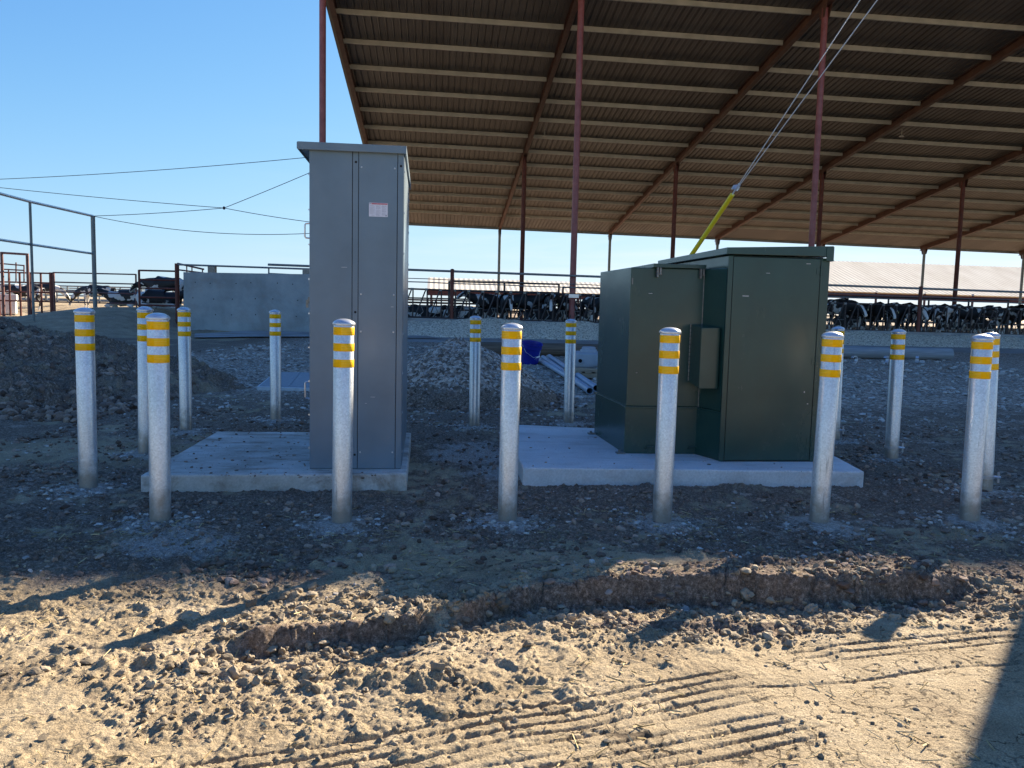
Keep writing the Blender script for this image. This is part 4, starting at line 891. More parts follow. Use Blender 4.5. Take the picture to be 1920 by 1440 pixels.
# inner pen gates seen through the rails
def pipe_gate(label, P0, P1, zs, r=.03, posts=2, mat=M_lock, group=None, nm='pipe_gate', vz=None, cat='gate', n=None, parts=True):
    r_ = empty(nm, P0); P0 = Vector(P0); P1 = Vector(P1); D_ = P1-P0
    z0 = min(zs); z1 = max(zs)
    for zv in zs: MB().tube((0, 0, zv), D_+Vector((0, 0, zv)), r, 8).build('rail', mat, r_, True)
    for k in range(posts): q_ = D_*(k/(posts-1)); MB().tube(q_+Vector((0, 0, vz if vz is not None else z0)), q_+Vector((0, 0, z1+.01)), r*1.25, 8).build('upright', mat, r_, True)
    tag(r_, label, cat, group); return r_
def bb(a, d_): q_ = B(a, d_, 0); return Vector((q_.x, q_.y, 0))
pipe_gate('brown pen gate frame starting beside the leftmost stub post', bb(4.9, 3.5), bb(9.7, 3.5), (2.32, 1.95, 1.5, 1.1), .035, 3, vz=.5, group='pen gates behind the head locks')
pipe_gate('brown pen gate frame between the gravel pile cows and transformer', bb(9.9, 3.6), bb(16., 3.6), (2.2, 1.85, 1.45, 1.05), .035, 4, vz=.5, group='pen gates behind the head locks')
pipe_gate('brown pen gate frame behind the cows right of the transformer', bb(21.5, 4.5), bb(31.5, 4.5), (2.15, 1.75, 1.35), .035, 6, vz=.5, group='pen gates behind the head locks')
for k, (d_, a0, a1, lab) in enumerate(((26., -2, 42, 'first low row of red fence pipes deep under the barn'), (44., -4, 60, 'second row of red fence pipes beyond the barn eave'), (56, -6, 70, 'farthest row of red fence pipes before the white barns'))):
    pipe_gate(lab, bb(a0, d_), bb(a1, d_), (1.75, 1.45, 1.15, .85), .05, 24, group='rows of pen fence under the barn', vz=.4, nm='pipe_fence', cat='fence')
# ------------------------------------------------------------------ distant white roofed barns
def far_barn(label, a0, a1, de, ze, dr, zr, zend, eave=.5):
    r = empty('farm_shed', (0, 0, 0)); tag(r, label, 'barn', 'distant white roofed sheds')
    n = int((a1-a0)/.62); vs = []; 
    aa = np.linspace(a0, a1, n*2+1); hh = .05*(np.arange(n*2+1) % 2)
    for d_, z_ in ((de, ze), (dr, zr), (2*dr-de, ze)):
        for a, h in zip(aa, hh):
            q_ = B(a, d_, 0); vs.append((q_.x, q_.y, z_+h+KA*.3*a))
    i = np.arange(len(vs)).reshape(3, len(aa)); F = np.stack([i[:-1, :-1], i[:-1, 1:], i[1:, 1:], i[1:, :-1]], -1).reshape(-1, 4)
    o = npmesh('roof', np.array(vs), F, M_white, False); o.parent = r
    m_ = MB()
    for zz0, zz1, dd_ in ((ze-.75, ze-.1, de+.25),): m_.add([B(a, d2, z_+KA*.3*a) for a in (a0, a1) for d2, z_ in ((dd_, zz0), (dd_+.2, zz0), (dd_+.2, zz1), (dd_, zz1))], [(0, 3, 2, 1), (4, 5, 6, 7), (0, 1, 5, 4), (1, 2, 6, 5), (2, 3, 7, 6), (3, 0, 4, 7)])
    m_.build('eave_beam', M_rust, r)
    k = 0
    for a in np.arange(a0+.5, a1, 6.):
        MB().tube(B(a, de+.4, 0), B(a, de+.4, ze-.1), .14, 8).build('post', M_fence, r)
    return r
far_barn('long low white roofed shed left of the transformer', 3.2, 44., 66, 3.2, 72, 4.75, 0)
far_barn('larger white roofed shed right of the transformer', 43, 112., 58, 4.15, 73, 8.65, 0)
# ------------------------------------------------------------------ cattle
def skin_mesh(name, J, E_, mat, root=0, sub=1):
    me = bpy.data.meshes.new(name); me.from_pydata([j[:3] for j in J], E_, []); o = bpy.data.objects.new(name, me); COL.objects.link(o)
    md = o.modifiers.new('s', 'SKIN'); md.use_smooth_shade = True; md.branch_smoothing = .6
    for v, j in zip(me.skin_vertices[0].data, J): v.radius = (j[3], j[4] if len(j) > 4 else j[3])
    me.skin_vertices[0].data[root].use_root = True
    o.modifiers.new('b', 'SUBSURF').levels = sub
    dg = bpy.context.evaluated_depsgraph_get(); m2_ = bpy.data.meshes.new_from_object(o.evaluated_get(dg)); m2_.name = name
    COL.objects.unlink(o); bpy.data.objects.remove(o); m2_.materials.clear(); m2_.materials.append(mat)
    m2_.polygons.foreach_set('use_smooth', [True]*len(m2_.polygons)); return m2_
def cow_mesh(pose):
    J = [(0, 0, 1.03, .33, .40), (-.45, 0, 1.07, .30, .36), (-.80, 0, 1.14, .22, .26), (.45, 0, 1.02, .28, .37), (.72, 0, 1.08, .20, .30)]
    E_ = [(0, 1), (1, 2), (0, 3), (3, 4)]
    if pose == 'graze': nk = [(.98, 0, .98, .13, .20), (1.22, 0, .72, .10, .16), (1.36, 0, .52, .105, .13), (1.46, 0, .30, .07, .085), (1.50, 0, .16, .062, .07)]
    elif pose == 'feed': nk = [(1.0, 0, 1.10, .13, .20), (1.25, 0, 1.02, .105, .16), (1.43, 0, .94, .11, .13), (1.60, 0, .76, .075, .09), (1.68, 0, .64, .065, .07)]
    else: nk = [(1.0, 0, 1.18, .12, .19), (1.2, 0, 1.29, .10, .15), (1.37, 0, 1.34, .11, .125), (1.60, 0, 1.20, .075, .09), (1.74, 0, 1.10, .066, .07)]
    b = len(J); J += nk; E_ += [(4, b)]+[(b+k, b+k+1) for k in range(4)]
    hx, hy, hz_ = nk[2][:3]
    for s in (-1, 1):
        n = len(J); J += [(hx-.05, s*.13, hz_+.06, .035), (hx-.07, s*.26, hz_+.05, .04, .02)]; E_ += [(b+2, n), (n, n+1)]
    if pose != 'lie':
        for s in (-1, 1):
            n = len(J); J += [(-.74, s*.17, .88, .12, .17), (-.62, s*.20, .66, .085, .10), (-.80, s*.19, .44, .05, .055), (-.76, s*.19, .14, .038), (-.71, s*.19, .02, .05)]
            E_ += [(2, n)]+[(n+k, n+k+1) for k in range(4)]
            n = len(J); J += [(.56, s*.17, .78, .09, .13), (.58, s*.18, .60, .07), (.59, s*.18, .40, .048), (.58, s*.18, .13, .036), (.61, s*.18, .02, .05)]
            E_ += [(3, n)]+[(n+k, n+k+1) for k in range(4)]
        n = len(J); J += [(-.98, 0, 1.2, .035), (-1.02, 0, .9, .022), (-1.0, 0, .5, .035)]; E_ += [(2, n), (n, n+1), (n+1, n+2)]
        if True:
            n = len(J); J += [(-.42, 0, .66, .15, .11)]; E_ += [(1, n)]
    else:
        J = [(j[0], j[1], j[2]-.60, *j[3:]) for j in J]
        for s in (-1, 1):
            n = len(J); J += [(-.55, s*.36, .20, .12), (-.2, s*.42, .12, .07), (-.5, s*.46, .06, .045)]; E_ += [(1, n), (n, n+1), (n+1, n+2)]
            n = len(J); J += [(.62, s*.22, .16, .09), (.92, s*.24, .07, .05), (.62, s*.28, .05, .04)]; E_ += [(3, n), (n, n+1), (n+1, n+2)]
    return skin_mesh('cow_body', J, E_, M_hide)
CM = {p: cow_mesh(p) for p in ('graze', 'feed', 'stand', 'lie')}
EAR = {'graze': (1.29, .27, .50), 'feed': (1.36, .27, .93), 'stand': (1.30, .27, 1.34), 'lie': (1.30, .27, .74)}
tagm = None
def cow(label, loc, yaw, pose, sc=1., group=None, k=0):
    r = empty('cow', loc, yaw); o = bpy.data.objects.new('body', CM[pose]); COL.objects.link(o); o.parent = r
    r.scale = (sc, sc, sc)
    global tagm
    if tagm is None:
        t_ = MB().box(-.02, -.005, -.035, .02, .012, .03).build('ear_tag', M_tag, r, bevel=.004); tagm = t_.data
    else: t_ = bpy.data.objects.new('ear_tag', tagm); COL.objects.link(t_); t_.parent = r
    t_.location = EAR[pose]; t_.location.x += .045
    tag(r, label, 'cow', group); return r
FY = TH-pi/2       # facing the camera side of the head locks
cows = [
    (918, 2.0, 'stand', FY+.9-1.9, 1.0, 'black cow with pale muzzle turned left, leftmost behind the head locks'),
    (945, 1.35, 'feed', FY+.1, 1.0, 'black and white cow with lowered head beside the leftmost cow'),
    (972, 2.6, 'stand', FY+1.5, 1.02, 'patchy white cow standing side on above the others near the gravel pile'),
    (1030, 1.3, 'feed', FY-.1, 1.02, 'black cow eating with a white spot on its forehead, left of the red post'),
    (1062, 1.7, 'stand', FY-.55, .96, 'black cow with white cheek just left of the near red post'),
    (1112, 1.5, 'feed', FY+.3, 1., 'black and white cow cut off by the left edge of the transformer'),
    (1572, 1.35, 'feed', FY+.15, 1.12, 'cow with broad white blaze looking out beside the transformer'),
    (1604, 1.9, 'stand', FY-1.3, 1.0, 'black cow side on behind the blaze faced cow'),
    (1642, 1.25, 'feed', FY-.05, 1.02, 'black cow with lowered head and small white forehead patch'),
    (1668, 1.7, 'feed', FY+.35, 1.02, 'black cow with a white shoulder left of the clamped post'),
    (1697, 1.3, 'feed', FY, 1.02, 'cow eating directly behind the lone clamped post'),
    (1738, 1.6, 'stand', FY+1.2, .98, 'black cow half hidden by the stub red post'),
    (1776, 1.8, 'feed', FY-.9, 1.02, 'black cow leaning right beside the barn post'),
    (1808, 2.3, 'stand', FY+1.9-.3, .98, 'dark cow turned right between the barn post and right edge'),
    (1862, 5.5, 'stand', FY+1.6, 1.02, 'black cow standing deeper inside the pen near the right edge'),
    (1908, 1.4, 'feed', FY-.2, 1.05, 'pale mostly white cow at the extreme right edge'),
    (1000, 9., 'stand', FY+1.4, 1., 'brown looking cow far inside the pen behind the gravel pile'),
    (1090, 12., 'lie', FY+1.4, 1., 'cow resting far inside the pen right of the near red post'),
    (860, 14., 'lie', FY+1.7, 1., 'cow lying deep in the barn behind the leftmost stub post'),
    (800, 16., 'lie', FY-1.5, 1., 'cow lying deep in the barn near the tall cabinet'),
    (785, 6., 'lie', FY+1.3, 1., 'cow lying just behind the empty head locks by the tall cabinet'),
    (826, 7.5, 'lie', FY-1.6, 1., 'cow lying behind the head locks left of the leftmost stub post'),
    (872, 6., 'lie', FY+1.8, 1., 'cow lying behind the head locks right of the leftmost stub post'),
    (905, 10., 'lie', FY-1.2, 1., 'cow lying behind the leftmost standing cow'),
    (1010, 5.5, 'lie', FY+1.5, 1., 'cow lying between the two standing groups near the gravel pile'),
    (1050, 15., 'lie', FY-1.5, 1., 'cow lying far back just left of the near red post'),
    (1590, 9., 'lie', FY+1.5, 1., 'cow lying behind the blaze faced cow at the transformer'),
    (1660, 8., 'stand', FY-1.5, 1., 'cow standing in the second row left of the lone clamped post'),
    (1715, 7., 'stand', FY+1.6, 1., 'cow standing in the second row by the stub red post'),
    (1790, 9., 'lie', FY-1.6, 1., 'cow lying behind the dark cow right of the barn post'),
    (1835, 7., 'lie', FY+1.4, 1., 'cow lying in the second row near the right edge'),
    (1885, 9., 'stand', FY-1.4, 1., 'cow standing in the second row at the right edge'),
]
for k, (px_, d_, pose, yaw, sc, lab) in enumerate(cows):
    a, _ = RD(px_, 580, d_); q_ = B(a, d_, 0); shift = (BV*0)
    # head is about 1.1 m ahead of the body centre, keep the head at the wanted pixel when it faces us
    cow(lab, Vector((q_.x, q_.y, gz(q_.x, q_.y)+.02)), yaw, pose, sc*.96, 'cattle behind the head locks', k)
for px_, py_, Y_, pose, yaw, sc, lab in ((45, 571, 44, 'stand', radians(200), 1.02, 'sunlit dark cow standing behind the red portal at the left edge'),
                                        (183, 574, 45, 'graze', radians(185), 1.0, 'black and white cow grazing behind the pipe gate'),
                                        (82, 574, 46, 'graze', radians(20), .92, 'black cow with lowered head between the red fence and open gate'), (240, 575, 36.5, 'lie', radians(175), 1.05, 'black cow lying behind the open gate, left of the wall gate'),
    (312, 576, 34.5, 'feed', radians(172), 1.0, 'black and white cow standing tall behind the gate beside the wall'),
                                        (292, 574, 33.5, 'lie', radians(12), 1.0, 'black cow lying behind the gate beside the wall')):
    q_ = AY(px_, py_, Y_); cow(lab, Vector((q_.x, q_.y, gz(q_.x, q_.y)+.0)), yaw, pose, sc, 'cattle in the left yard')
# ------------------------------------------------------------------ left yard
wa = AY(345, 604, 31.2); wb = AY(640, 613, 30.0+.0); wz0, wz1 = -.1, 2.33
wd = Vector((wb.x-wa.x, wb.y-wa.y, 0)); wl = wd.length; wdn = wd.normalized(); wn = Vector((-wdn.y, wdn.x, 0))
wl += 1.2
wall = empty('concrete_wall', (wa.x, wa.y, 0), math.atan2(wdn.y, wdn.x)); tag(wall, 'long grey board formed concrete retaining wall on the left', 'wall')
m_ = MB(); 
for k, (x0, x1) in enumerate(((0, 6.2), (6.206, wl))): m_.box(x0, 0, wz0, x1, .25, wz1-.015*x0*.3)
m_.build('wall_panel', M_wallc, wall, bevel=.012)
m_ = MB()
for k in range(int(wl/.85)):
    for z_ in (.75, 1.35, 1.95):
        jx = .12*sin(k*3.3+z_*7); m_.tube((.4+k*.85+jx, -.004, z_+.03*sin(k*5)), (.4+k*.85+jx, .02, z_+.03*sin(k*5)), .022, 8)
m_.build('tie_hole', M_black, wall)
rw = empty('pipe_rail', (wa.x, wa.y, 0), math.atan2(wdn.y, wdn.x)); tag(rw, 'dark pipe rail running along the top of the concrete wall', 'fence rail')
MB().tube((-.3, .13, 2.62), (wl, .13, 2.48), .035, 8).build('rail', M_galvd, rw, True)
for x_ in (1.15, 3.5, 5.0, 6.3): MB().tube((x_, .13, 2.28), (x_, .13, 2.56-.012*x_), .03, 8).build('upright', M_galvd, rw)
MB().box(1.0, .06, 2.3, 1.3, .2, 2.56).box(4.9, .06, 2.3, 5.25, .2, 2.53).build('splice_plate', M_steel, rw)
GR = 'red pipe gates and fences of the left yard'
def gate_px(label, xa, xb, ytops, Y_, base_y, r=.035, posts=2, mat=M_rust, Yb=None, nm='pipe_gate', cat='gate', vmid=None):
    Yb = Yb or Y_; A_ = AY(xa, base_y, Y_); C_ = AY(xb, base_y+(xb-xa)*.0236, Yb); r_ = empty(nm, (A_.x, A_.y, 0)); D_ = Vector((C_.x-A_.x, C_.y-A_.y, 0))
    for yt in ytops:
        z_a = AY(xa, yt, Y_).z; z_b = AY(xb, yt+(xb-xa)*.0236, Yb).z; MB().tube((0, 0, z_a), D_+Vector((0, 0, z_b)), r, 8).build('rail', mat, r_, True)
    for k in range(posts):
        t_ = k/(posts-1); q_ = D_*t_; MB().tube(q_+Vector((0, 0, .3)), q_+Vector((0, 0, AY(xa, min(ytops), Y_).z*(1-t_)+AY(xb, min(ytops)+(xb-xa)*.0236, Yb).z*t_+.02)), r*1.3, 8).build('upright', mat, r_, True)
    tag(r_, label, cat, GR); return r_
gate_px('red five rail gate between the thick red post and open gate, beside the wall', 262, 331, (507, 524, 540, 557, 572), 32.2, 575, .035, 2)
gate_px('wide open four rail gate in the middle of the left yard', 102, 256, (511, 529, 547, 566), 36, 574, .03, 2, M_fence)
gate_px('red rail fence with many uprights at the left edge', -60, 98, (509, 527, 545, 562), 37, 571, .035, 9, M_rust, nm='pipe_fence', cat='fence')
for k, (Y_, lab) in enumerate(((56, 'pale pipe fence row in the yard behind the grazing cow'), (70, 'second pale pipe fence row farther back in the left yard'), (90, 'farthest pale pipe fence row of the left yard'))):
    A_ = AY(-150, 560, Y_); C_ = AY(345, 570, Y_); z_ = .75
    pipe_gate(lab, (A_.x, A_.y, 0), (C_.x, C_.y, 0), (z_+.25, z_+.6, z_+.95, z_+1.25), .045, 26, M_galvd, 'fence rows far behind the left yard', 'pipe_fence', vz=z_, cat='fence')
q_ = AY(333, 575, 32); tp_ = AY(333, 494, 32)
tag(MB().tube((q_.x, q_.y, .4), (q_.x, q_.y, tp_.z), .085, 12).build('gate_post', M_rust, None, True), 'thick red pipe post at the left end of the wall', 'post')
e0 = AY(333, 494, 32); e1 = AY(382, 505, 31.6)
br = empty('pipe_rail', (0, 0, 0)); tag(br, 'short sloping rail from the thick red post down to the wall', 'fence rail')
MB().tube(e0, e1, .035, 8).build('rail', M_fence, br, True); MB().tube(AY(335, 506, 32), AY(382, 512, 31.6), .03, 8).build('rail', M_fence, br, True)
for t_ in (.35, .55, .95): q_ = e0.lerp(e1, t_); MB().tube(q_, q_-Vector((0, 0, .3)), .025, 8).build('upright', M_fence, br)
q_ = AY(99, 571, 36.5); tp_ = AY(99, 511, 36.5); tag(MB().tube((q_.x, q_.y, .3), (q_.x, q_.y, tp_.z), .12, 12).build('gate_post', M_rust, None, True), 'rusty pipe post between red fence and open gate', 'post')
# red portal
pt = empty('pipe_portal', (0, 0, 0)); tag(pt, 'rust red square pipe portal rising over the left fence', 'portal')
c1, c2 = AY(3, 474, 36), AY(51, 477, 36)
MB().tube(c1, c2, .05, 10).build('header', M_fence, pt, True)
for c_ in (c1, c2): MB().tube((c_.x, c_.y, .3), c_+Vector((0, 0, .04)), .065, 10).build('post', M_fence, pt, True)
MB().tube(AY(0, 494, 36.5), AY(46, 498, 36.5), .03, 8).tube(AY(8, 505, 36.5), AY(46, 507, 36.5), .03, 8).tube(AY(30, 492, 36.5), AY(30, 530, 36.5), .03, 8).tube(AY(16, 504, 36.5), AY(16, 530, 36.5), .03, 8).tube(AY(45, 498, 36.5), AY(45, 530, 36.5), .03, 8).build('inner_frame', M_fence, pt)
# tall shade frame
fr = empty('shade_structure', (0, 0, 0)); tag(fr, 'tall bare steel shade frame of two posts and two long beams', 'shade structure')
Q = lambda px_, py_, Y_: AY(px_, py_, Y_)
t2 = Q(174, 405, 33); t1 = Q(56, 378, 28.2); t0 = Q(-260, 300, 19.5)
MB().tube((t2.x, t2.y, .5), t2, .085, 12).build('post', M_trim, fr, True); MB().tube((t1.x, t1.y, .4), t1, .045, 10).build('post', M_trim, fr, True); MB().tube((t0.x, t0.y, -.1), t0, .085, 12).build('post', M_fence, fr, True)
MB().tube(t2, t1, .05, 8).tube(t1, Q(0, 363, 26), .05, 8).tube(Q(0, 363, 26), t0, .05, 8).build('beam', M_galv, fr)
MB().tube(Q(173, 475.5, 33), Q(56, 458, 28.2), .045, 8).tube(Q(56, 458, 28.2), Q(-260, 410, 19.5), .045, 8).build('beam', M_galv, fr)
# white bin
q_ = AY(8, 578, 38); zb = gz(q_.x, q_.y)
bn = empty('plastic_bin', (q_.x, q_.y, zb), .5); tag(bn, 'big white plastic bin cut by the left edge', 'bin')
MB().prism([(-.55, -.5), (.5, -.5), (.5, .5), (-.55, .5)], .06, .7).build('tub', M_whitep, bn, bevel=.06, seg=3)
MB().prism([(-.6, -.55), (.55, -.55), (.55, .55), (-.6, .55)], .70, .98).build('lid', M_whitep, bn, bevel=.05, seg=3); MB().box(-.5, -.45, 0, .45, .45, .06).build('foot', M_steel, bn)
# overhead cables
p0x = BO.x
def cab_(label, pts, r=.012, nm='overhead_cable'):
    P = [Vector(p) for p in pts]
    return tag(MB().path(P, r, 6).build(nm, M_cable), label, 'cable', 'thin cables across the left sky')
def sagline(A_, C_, sag, n=18): return [A_.lerp(C_, k/n)-Vector((0, 0, sag*4*(k/n)*(1-k/n))) for k in range(n+1)]
cab_('highest cable crossing the left sky', sagline(Q(-80, 339, 34), Q(607, 292, 31), .12))
J_ = Q(420, 390, 32); tag(MB().lathe([(.03, -.06), (.05, -.03), (.05, .03), (.03, .06)], 10, tuple(J_)).build('cable_clamp', M_cable), 'tiny clamp where two sky cables cross', 'clamp')
cab_('cable falling from the left edge towards the clamp and cabinet', sagline(Q(-80, 343, 34), J_, .05)+sagline(J_, Q(612, 420, 31), .04)[1:])
cab_('cable rising from the shade frame through the clamp', sagline(t2, J_, .04)+sagline(J_, Q(608, 312, 31), .02)[1:])
cab_('lowest cable sagging from the shade frame to the barn post', sagline(t2, Q(609, 436, 31), .32))
# ------------------------------------------------------------------ items behind the enclosures
lg = MB()
def log(label, A_, C_, r, mat, seed):
    A_ = Vector(A_); C_ = Vector(C_); n = 26; d = (C_-A_); L_ = d.length; m = 20; vs = []
    for i_ in range(n+1):
        t_ = i_/n; rr = r*(1-.10*t_)
        for k in range(m):
            an = 2*pi*k/m; q_ = rr*(1+.05*sin(an*3+seed+t_*5)+.03*sin(an*7+t_*11)); vs.append((t_*L_, q_*cos(an), q_*sin(an)))
    fs = [(i_*m+k, i_*m+(k+1) % m, (i_+1)*m+(k+1) % m, (i_+1)*m+k) for i_ in range(n) for k in range(m)]+[tuple(range(m-1, -1, -1)), tuple(range(n*m, n*m+m))]
    o = MB().add(vs, fs).build('log', mat, None, True); o.location = A_; o.rotation_euler = (0, 0, math.atan2(d.y, d.x)); tag(o, label, 'log'); return o
a_ = G(836, 667); c_ = G(1075, 668)
log('brown wooden log lying behind the gravel pile and blue bucket', (a_.x, a_.y, .17), (c_.x+.7, c_.y+.2, .17), .19, M_wood, 1.)
a_ = G(1560, 672); c_ = G(1785, 676)
lg2 = log('long pale grey log lying on the gravel right of the transformer', (a_.x, a_.y+.1, .19), (c_.x, c_.y+.1, .19), .185, M_woodg, 4.)
for k, (px_, lab) in enumerate(((1601, 'steel ring clamp nearest the transformer by the grey log'), (1661, 'middle steel ring clamp by the grey log'), (1719, 'right steel ring clamp by the grey log, past the lone post'))):
    q_ = G(px_, 681); m_ = MB(); rr = .095
    m_.add([], []); pts = [(rr*cos(t_), 0, .10+rr*sin(t_)) for t_ in np.linspace(-pi*.75, pi*.85, 20)]
    vs = []
    for (x_, _, z_) in pts:
        n_ = Vector((x_, 0, z_-.10)).normalized()*.012; vs += [(x_-n_.x, -.04, z_-n_.z), (x_+n_.x, -.04, z_+n_.z), (x_+n_.x, .04, z_+n_.z), (x_-n_.x, .04, z_-n_.z)]
    fs = [(4*i_+k_, 4*i_+(k_+1) % 4, 4*i_+4+(k_+1) % 4, 4*i_+4+k_) for i_ in range(len(pts)-1) for k_ in range(4)]+[(3, 2, 1, 0), tuple(range(4*len(pts)-4, 4*len(pts)))]
    m_.add(vs, fs); o = m_.build('ring_clamp', M_cap, None, True); o.location = (q_.x, q_.y, .0); o.rotation_euler = (0, 0, .5+.3*k); tag(o, lab, 'clamp', 'ring clamps by the grey log')
# bucket
q_ = G(993, 684); bk = empty('bucket', (q_.x, q_.y+.2, .0), 0, rot=(radians(13), radians(3), .25)); tag(bk, 'dark blue plastic bucket with wire handle behind the centre posts', 'bucket'); bk.scale = (1.32, 1.32, 1.36)
MB().lathe([(0, .012), (.135, .0), (.140, .01), (.163, .28), (.166, .29), (.176, .29), (.178, .30), (.168, .303), (.170, .345), (.181, .348), (.183, .372), (.171, .372), (.166, .355), (.150, .04), (0, .03)], 36).build('tub', M_blue, bk, True)
MB().path([(-.175, .0, .33), (-.13, -.13, .24), (0, -.185, .17), (.10, -.16, .19), (.175, 0, .33)], .0035, 6).build('handle', M_wire, bk, True)
MB().tube((.055, -.182, .17), (.115, -.160, .19), .012, 8).build('grip', M_whitep, bk, True)
m_ = MB()   # the outlined house shaped mark on the side
for (u0, v0), (u1, v1) in (((-.035, .10), (-.035, .15)), ((-.035, .15), (0, .175)), ((0, .175), (.035, .15)), ((.035, .15), (.035, .10)), ((.035, .10), (-.035, .10)), ((-.012, .112), (-.012, .145)), ((-.012, .112), (.012, .112))):
    def onb(u_, v_): an = -1.05+u_/.15; rr = .1405+.023*(v_-.01)/.27+.001; return Vector((rr*cos(an), rr*sin(an), v_))
    m_.tube(onb(u0, v0), onb(u1, v1), .003, 6)
m_.build('printed_mark', M_whitep, bk)
# pipes
for k, (A_, C_, rr, lab) in enumerate((((1030, 668, .05), (1118, 728, .05), .055, 'grey conduit pipe with the farthest right end'), ((1018, 670, .05), (1106, 733, .05), .055, 'grey conduit pipe ending in the middle of the three'), ((1005, 671, .05), (1083, 717, .05), .05, 'short grey conduit pipe ending behind the far post'))):
    p_ = G(*A_[:2], .055); q_ = G(*C_[:2], .06); tag(MB().pipe(p_, q_, rr, rr*.86, 20).build('conduit_pipe', M_pvc, None, True), lab, 'pipe', 'loose grey conduit pipes left of the transformer')
# pallet and moulded box
q_ = G(1058, 709); pl = empty('pallet', (q_.x, q_.y, 0), radians(-8)); tag(pl, 'weathered wooden pallet under the pale moulded box', 'pallet')
for y_ in (0, .5, 1.0): MB().box(0, y_, .02, 1.25, y_+.09, .11).build('stringer', M_pallet, pl, bevel=.004)
for k in range(7): MB().box(.0+k*.19, -.03, .112, .13+k*.19, 1.12, .134).build('deck_board', M_pallet, pl, bevel=.003)
for k in range(3): MB().box(.0+k*.55, -.03, -.004, .12+k*.55, 1.12, .018).build('deck_board', M_pallet, pl, bevel=.003)
MB().box(-.01, -.03, .136, 1.26, .06, .20).build('stringer', M_pallet, pl, bevel=.004)
jb = empty('junction_box', (q_.x+.03, q_.y+.12, .205), radians(-8)); tag(jb, 'pale grey moulded box with round cap and pipe stubs on the pallet', 'box')
MB().box(0, 0, 0, 1.05, .9, .26).build('shell', M_plast, jb, bevel=.03)
MB().lathe([(.16, .262), (.16, .30), (.15, .32), (.13, .325), (.13, .36), (.11, .37), (0, .372)], 28, (.40, .35, 0)).build('cap', M_plast, jb, True)
MB().pipe((.27, -.07, .12), (.27, .02, .12), .05, .038, 16).build('pipe_stub', M_plast, jb, True); MB().tube((.27, .0, .12), (.27, -.003, .12), .04, 12).build('pipe_bore', M_black, jb)
MB().box(.52, -.03, .04, .78, .0, .20).pipe((.66, -.16, .09), (.66, -.0, .09), .06, .048, 16).build('outlet', M_plast, jb, bevel=0)
MB().lathe([(.13, .262), (.13, .34), (.15, .35), (.15, .39), (0, .40)], 20, (.85, .55, 0)).build('cap', M_plast, jb, True)
p_ = G(1014, 657, .10); p2_ = G(1062, 658.5, .10); ps = empty('pipe_coupling', (0, 0, 0)); tag(ps, 'pale horizontal pipe with collar between bucket and moulded box', 'pipe')
MB().pipe(p_, p2_, .10, .085, 20).build('pipe', M_pvc, ps, True); MB().pipe(p_-Vector((.02, 0, 0)), p_+Vector((.2, 0, 0)), .118, .09, 20).build('collar', M_pvc, ps, True)
# pit lid
c = [G(*p, .045) for p in ((481, 725), (602, 729), (612, 699), (517, 697))]
vl = empty('pit_cover', (0, 0, 0)); tag(vl, 'flat rectangular grey pit lid in a pale frame between the slim post and cabinet', 'pit cover')
def quadbox(pts, z0, z1): return MB().prism([(p.x, p.y) for p in pts], z0, z1)
cc = sum(c, Vector())/4; quadbox(c, -.05, .045).build('frame', M_frame, vl, bevel=.006)
i1 = [cc+(p-cc)*.93 for p in c]; mid_a, mid_b = (i1[0]+i1[1])/2, (i1[2]+i1[3])/2
quadbox([i1[0], i1[0].lerp(i1[1], .495), i1[3].lerp(i1[2], .495), i1[3]], .046, .053).build('cover', M_lid, vl, bevel=.002)
quadbox([i1[0].lerp(i1[1], .505), i1[1], i1[2], i1[3].lerp(i1[2], .505)], .046, .053).build('cover', M_lid, vl, bevel=.002)
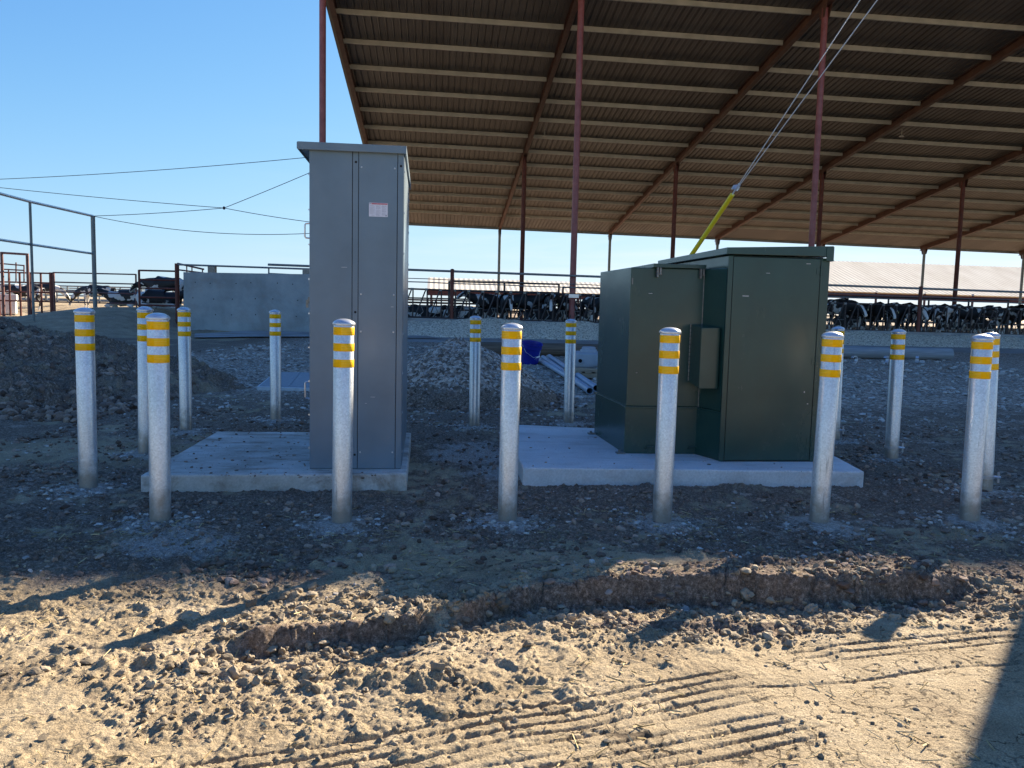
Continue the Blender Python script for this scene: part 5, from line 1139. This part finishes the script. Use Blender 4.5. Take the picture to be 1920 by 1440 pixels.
# ------------------------------------------------------------------ utility pole, guys
PX, PY = 5.35, 7.15
pole = empty('utility_pole', (PX, PY, 0)); tag(pole, 'wooden utility pole standing just right of the picture and anchoring the guy wires', 'pole')
MB().tube((0, 0, -.2), (0, 0, 11), .21, 20, .14).build('shaft', M_pole, pole, True)
MB().tube((-.2, 0, 7.3), (.2, 0, 7.3), .02, 8).build('bolt', M_screw, pole)
foot = G(1140, 709); k0_ = ray(1378, 358); k0_ = k0_.x/k0_.y; s0_ = (k0_*foot.y-foot.x)/((PX-foot.x)-k0_*(PY-foot.y)); A0_ = AY(1378, 358, foot.y+(PY-foot.y)*s0_)
def wire_top(px_, py_):     # where the guy, seen through (px,py), meets the pole
    r_ = ray(px_, py_); k_ = r_.x/r_.y; dx, dy = PX-A0_.x, PY-A0_.y; s_ = (k_*A0_.y-A0_.x)/(dx-k_*dy); yq = A0_.y+dy*s_; zq = CH+r_.z/r_.y*yq; return A0_.z+(zq-A0_.z)/s_
gy = empty('guy_wire', (0, 0, 0)); tag(gy, 'pair of steel guy strands with a yellow guard rising behind the transformer', 'guy wire')
zt1, zt2 = wire_top(1619, 0), wire_top(1651, 0)
for zt_, off in ((zt1, -.02), (zt2, .02)):
    MB().path(sagline(A0_+Vector((off*.3, 0, 0)), Vector((PX-.1, PY, zt_)), .01, 10), .007, 6).build('strand', M_wire, gy)
dirg = (A0_-foot)
MB().tube(A0_-dirg*.015, foot+dirg*.08, .036, 10).build('guard', M_yel, gy, True); MB().tube(foot-dirg*.02, foot+dirg*.1, .012, 8).build('anchor_rod', M_steel, gy)
MB().path([A0_-dirg*.02, A0_+Vector((.02, 0, .05))], .01, 6).build('strand', M_wire, gy)
kn = MB()
for k in range(3): q_ = A0_+Vector((.012*k, 0, .03+.02*k)); kn.tube(q_+Vector((-.05, 0, 0)), q_+Vector((.05, 0, .012)), .013, 8).tube(q_+Vector((.03, 0, -.03)), q_+Vector((.03, 0, .04)), .012, 6)
kn.build('wire_clip', M_screw, gy)
print('SUN', SUNV, 'wire tops', zt1, zt2)
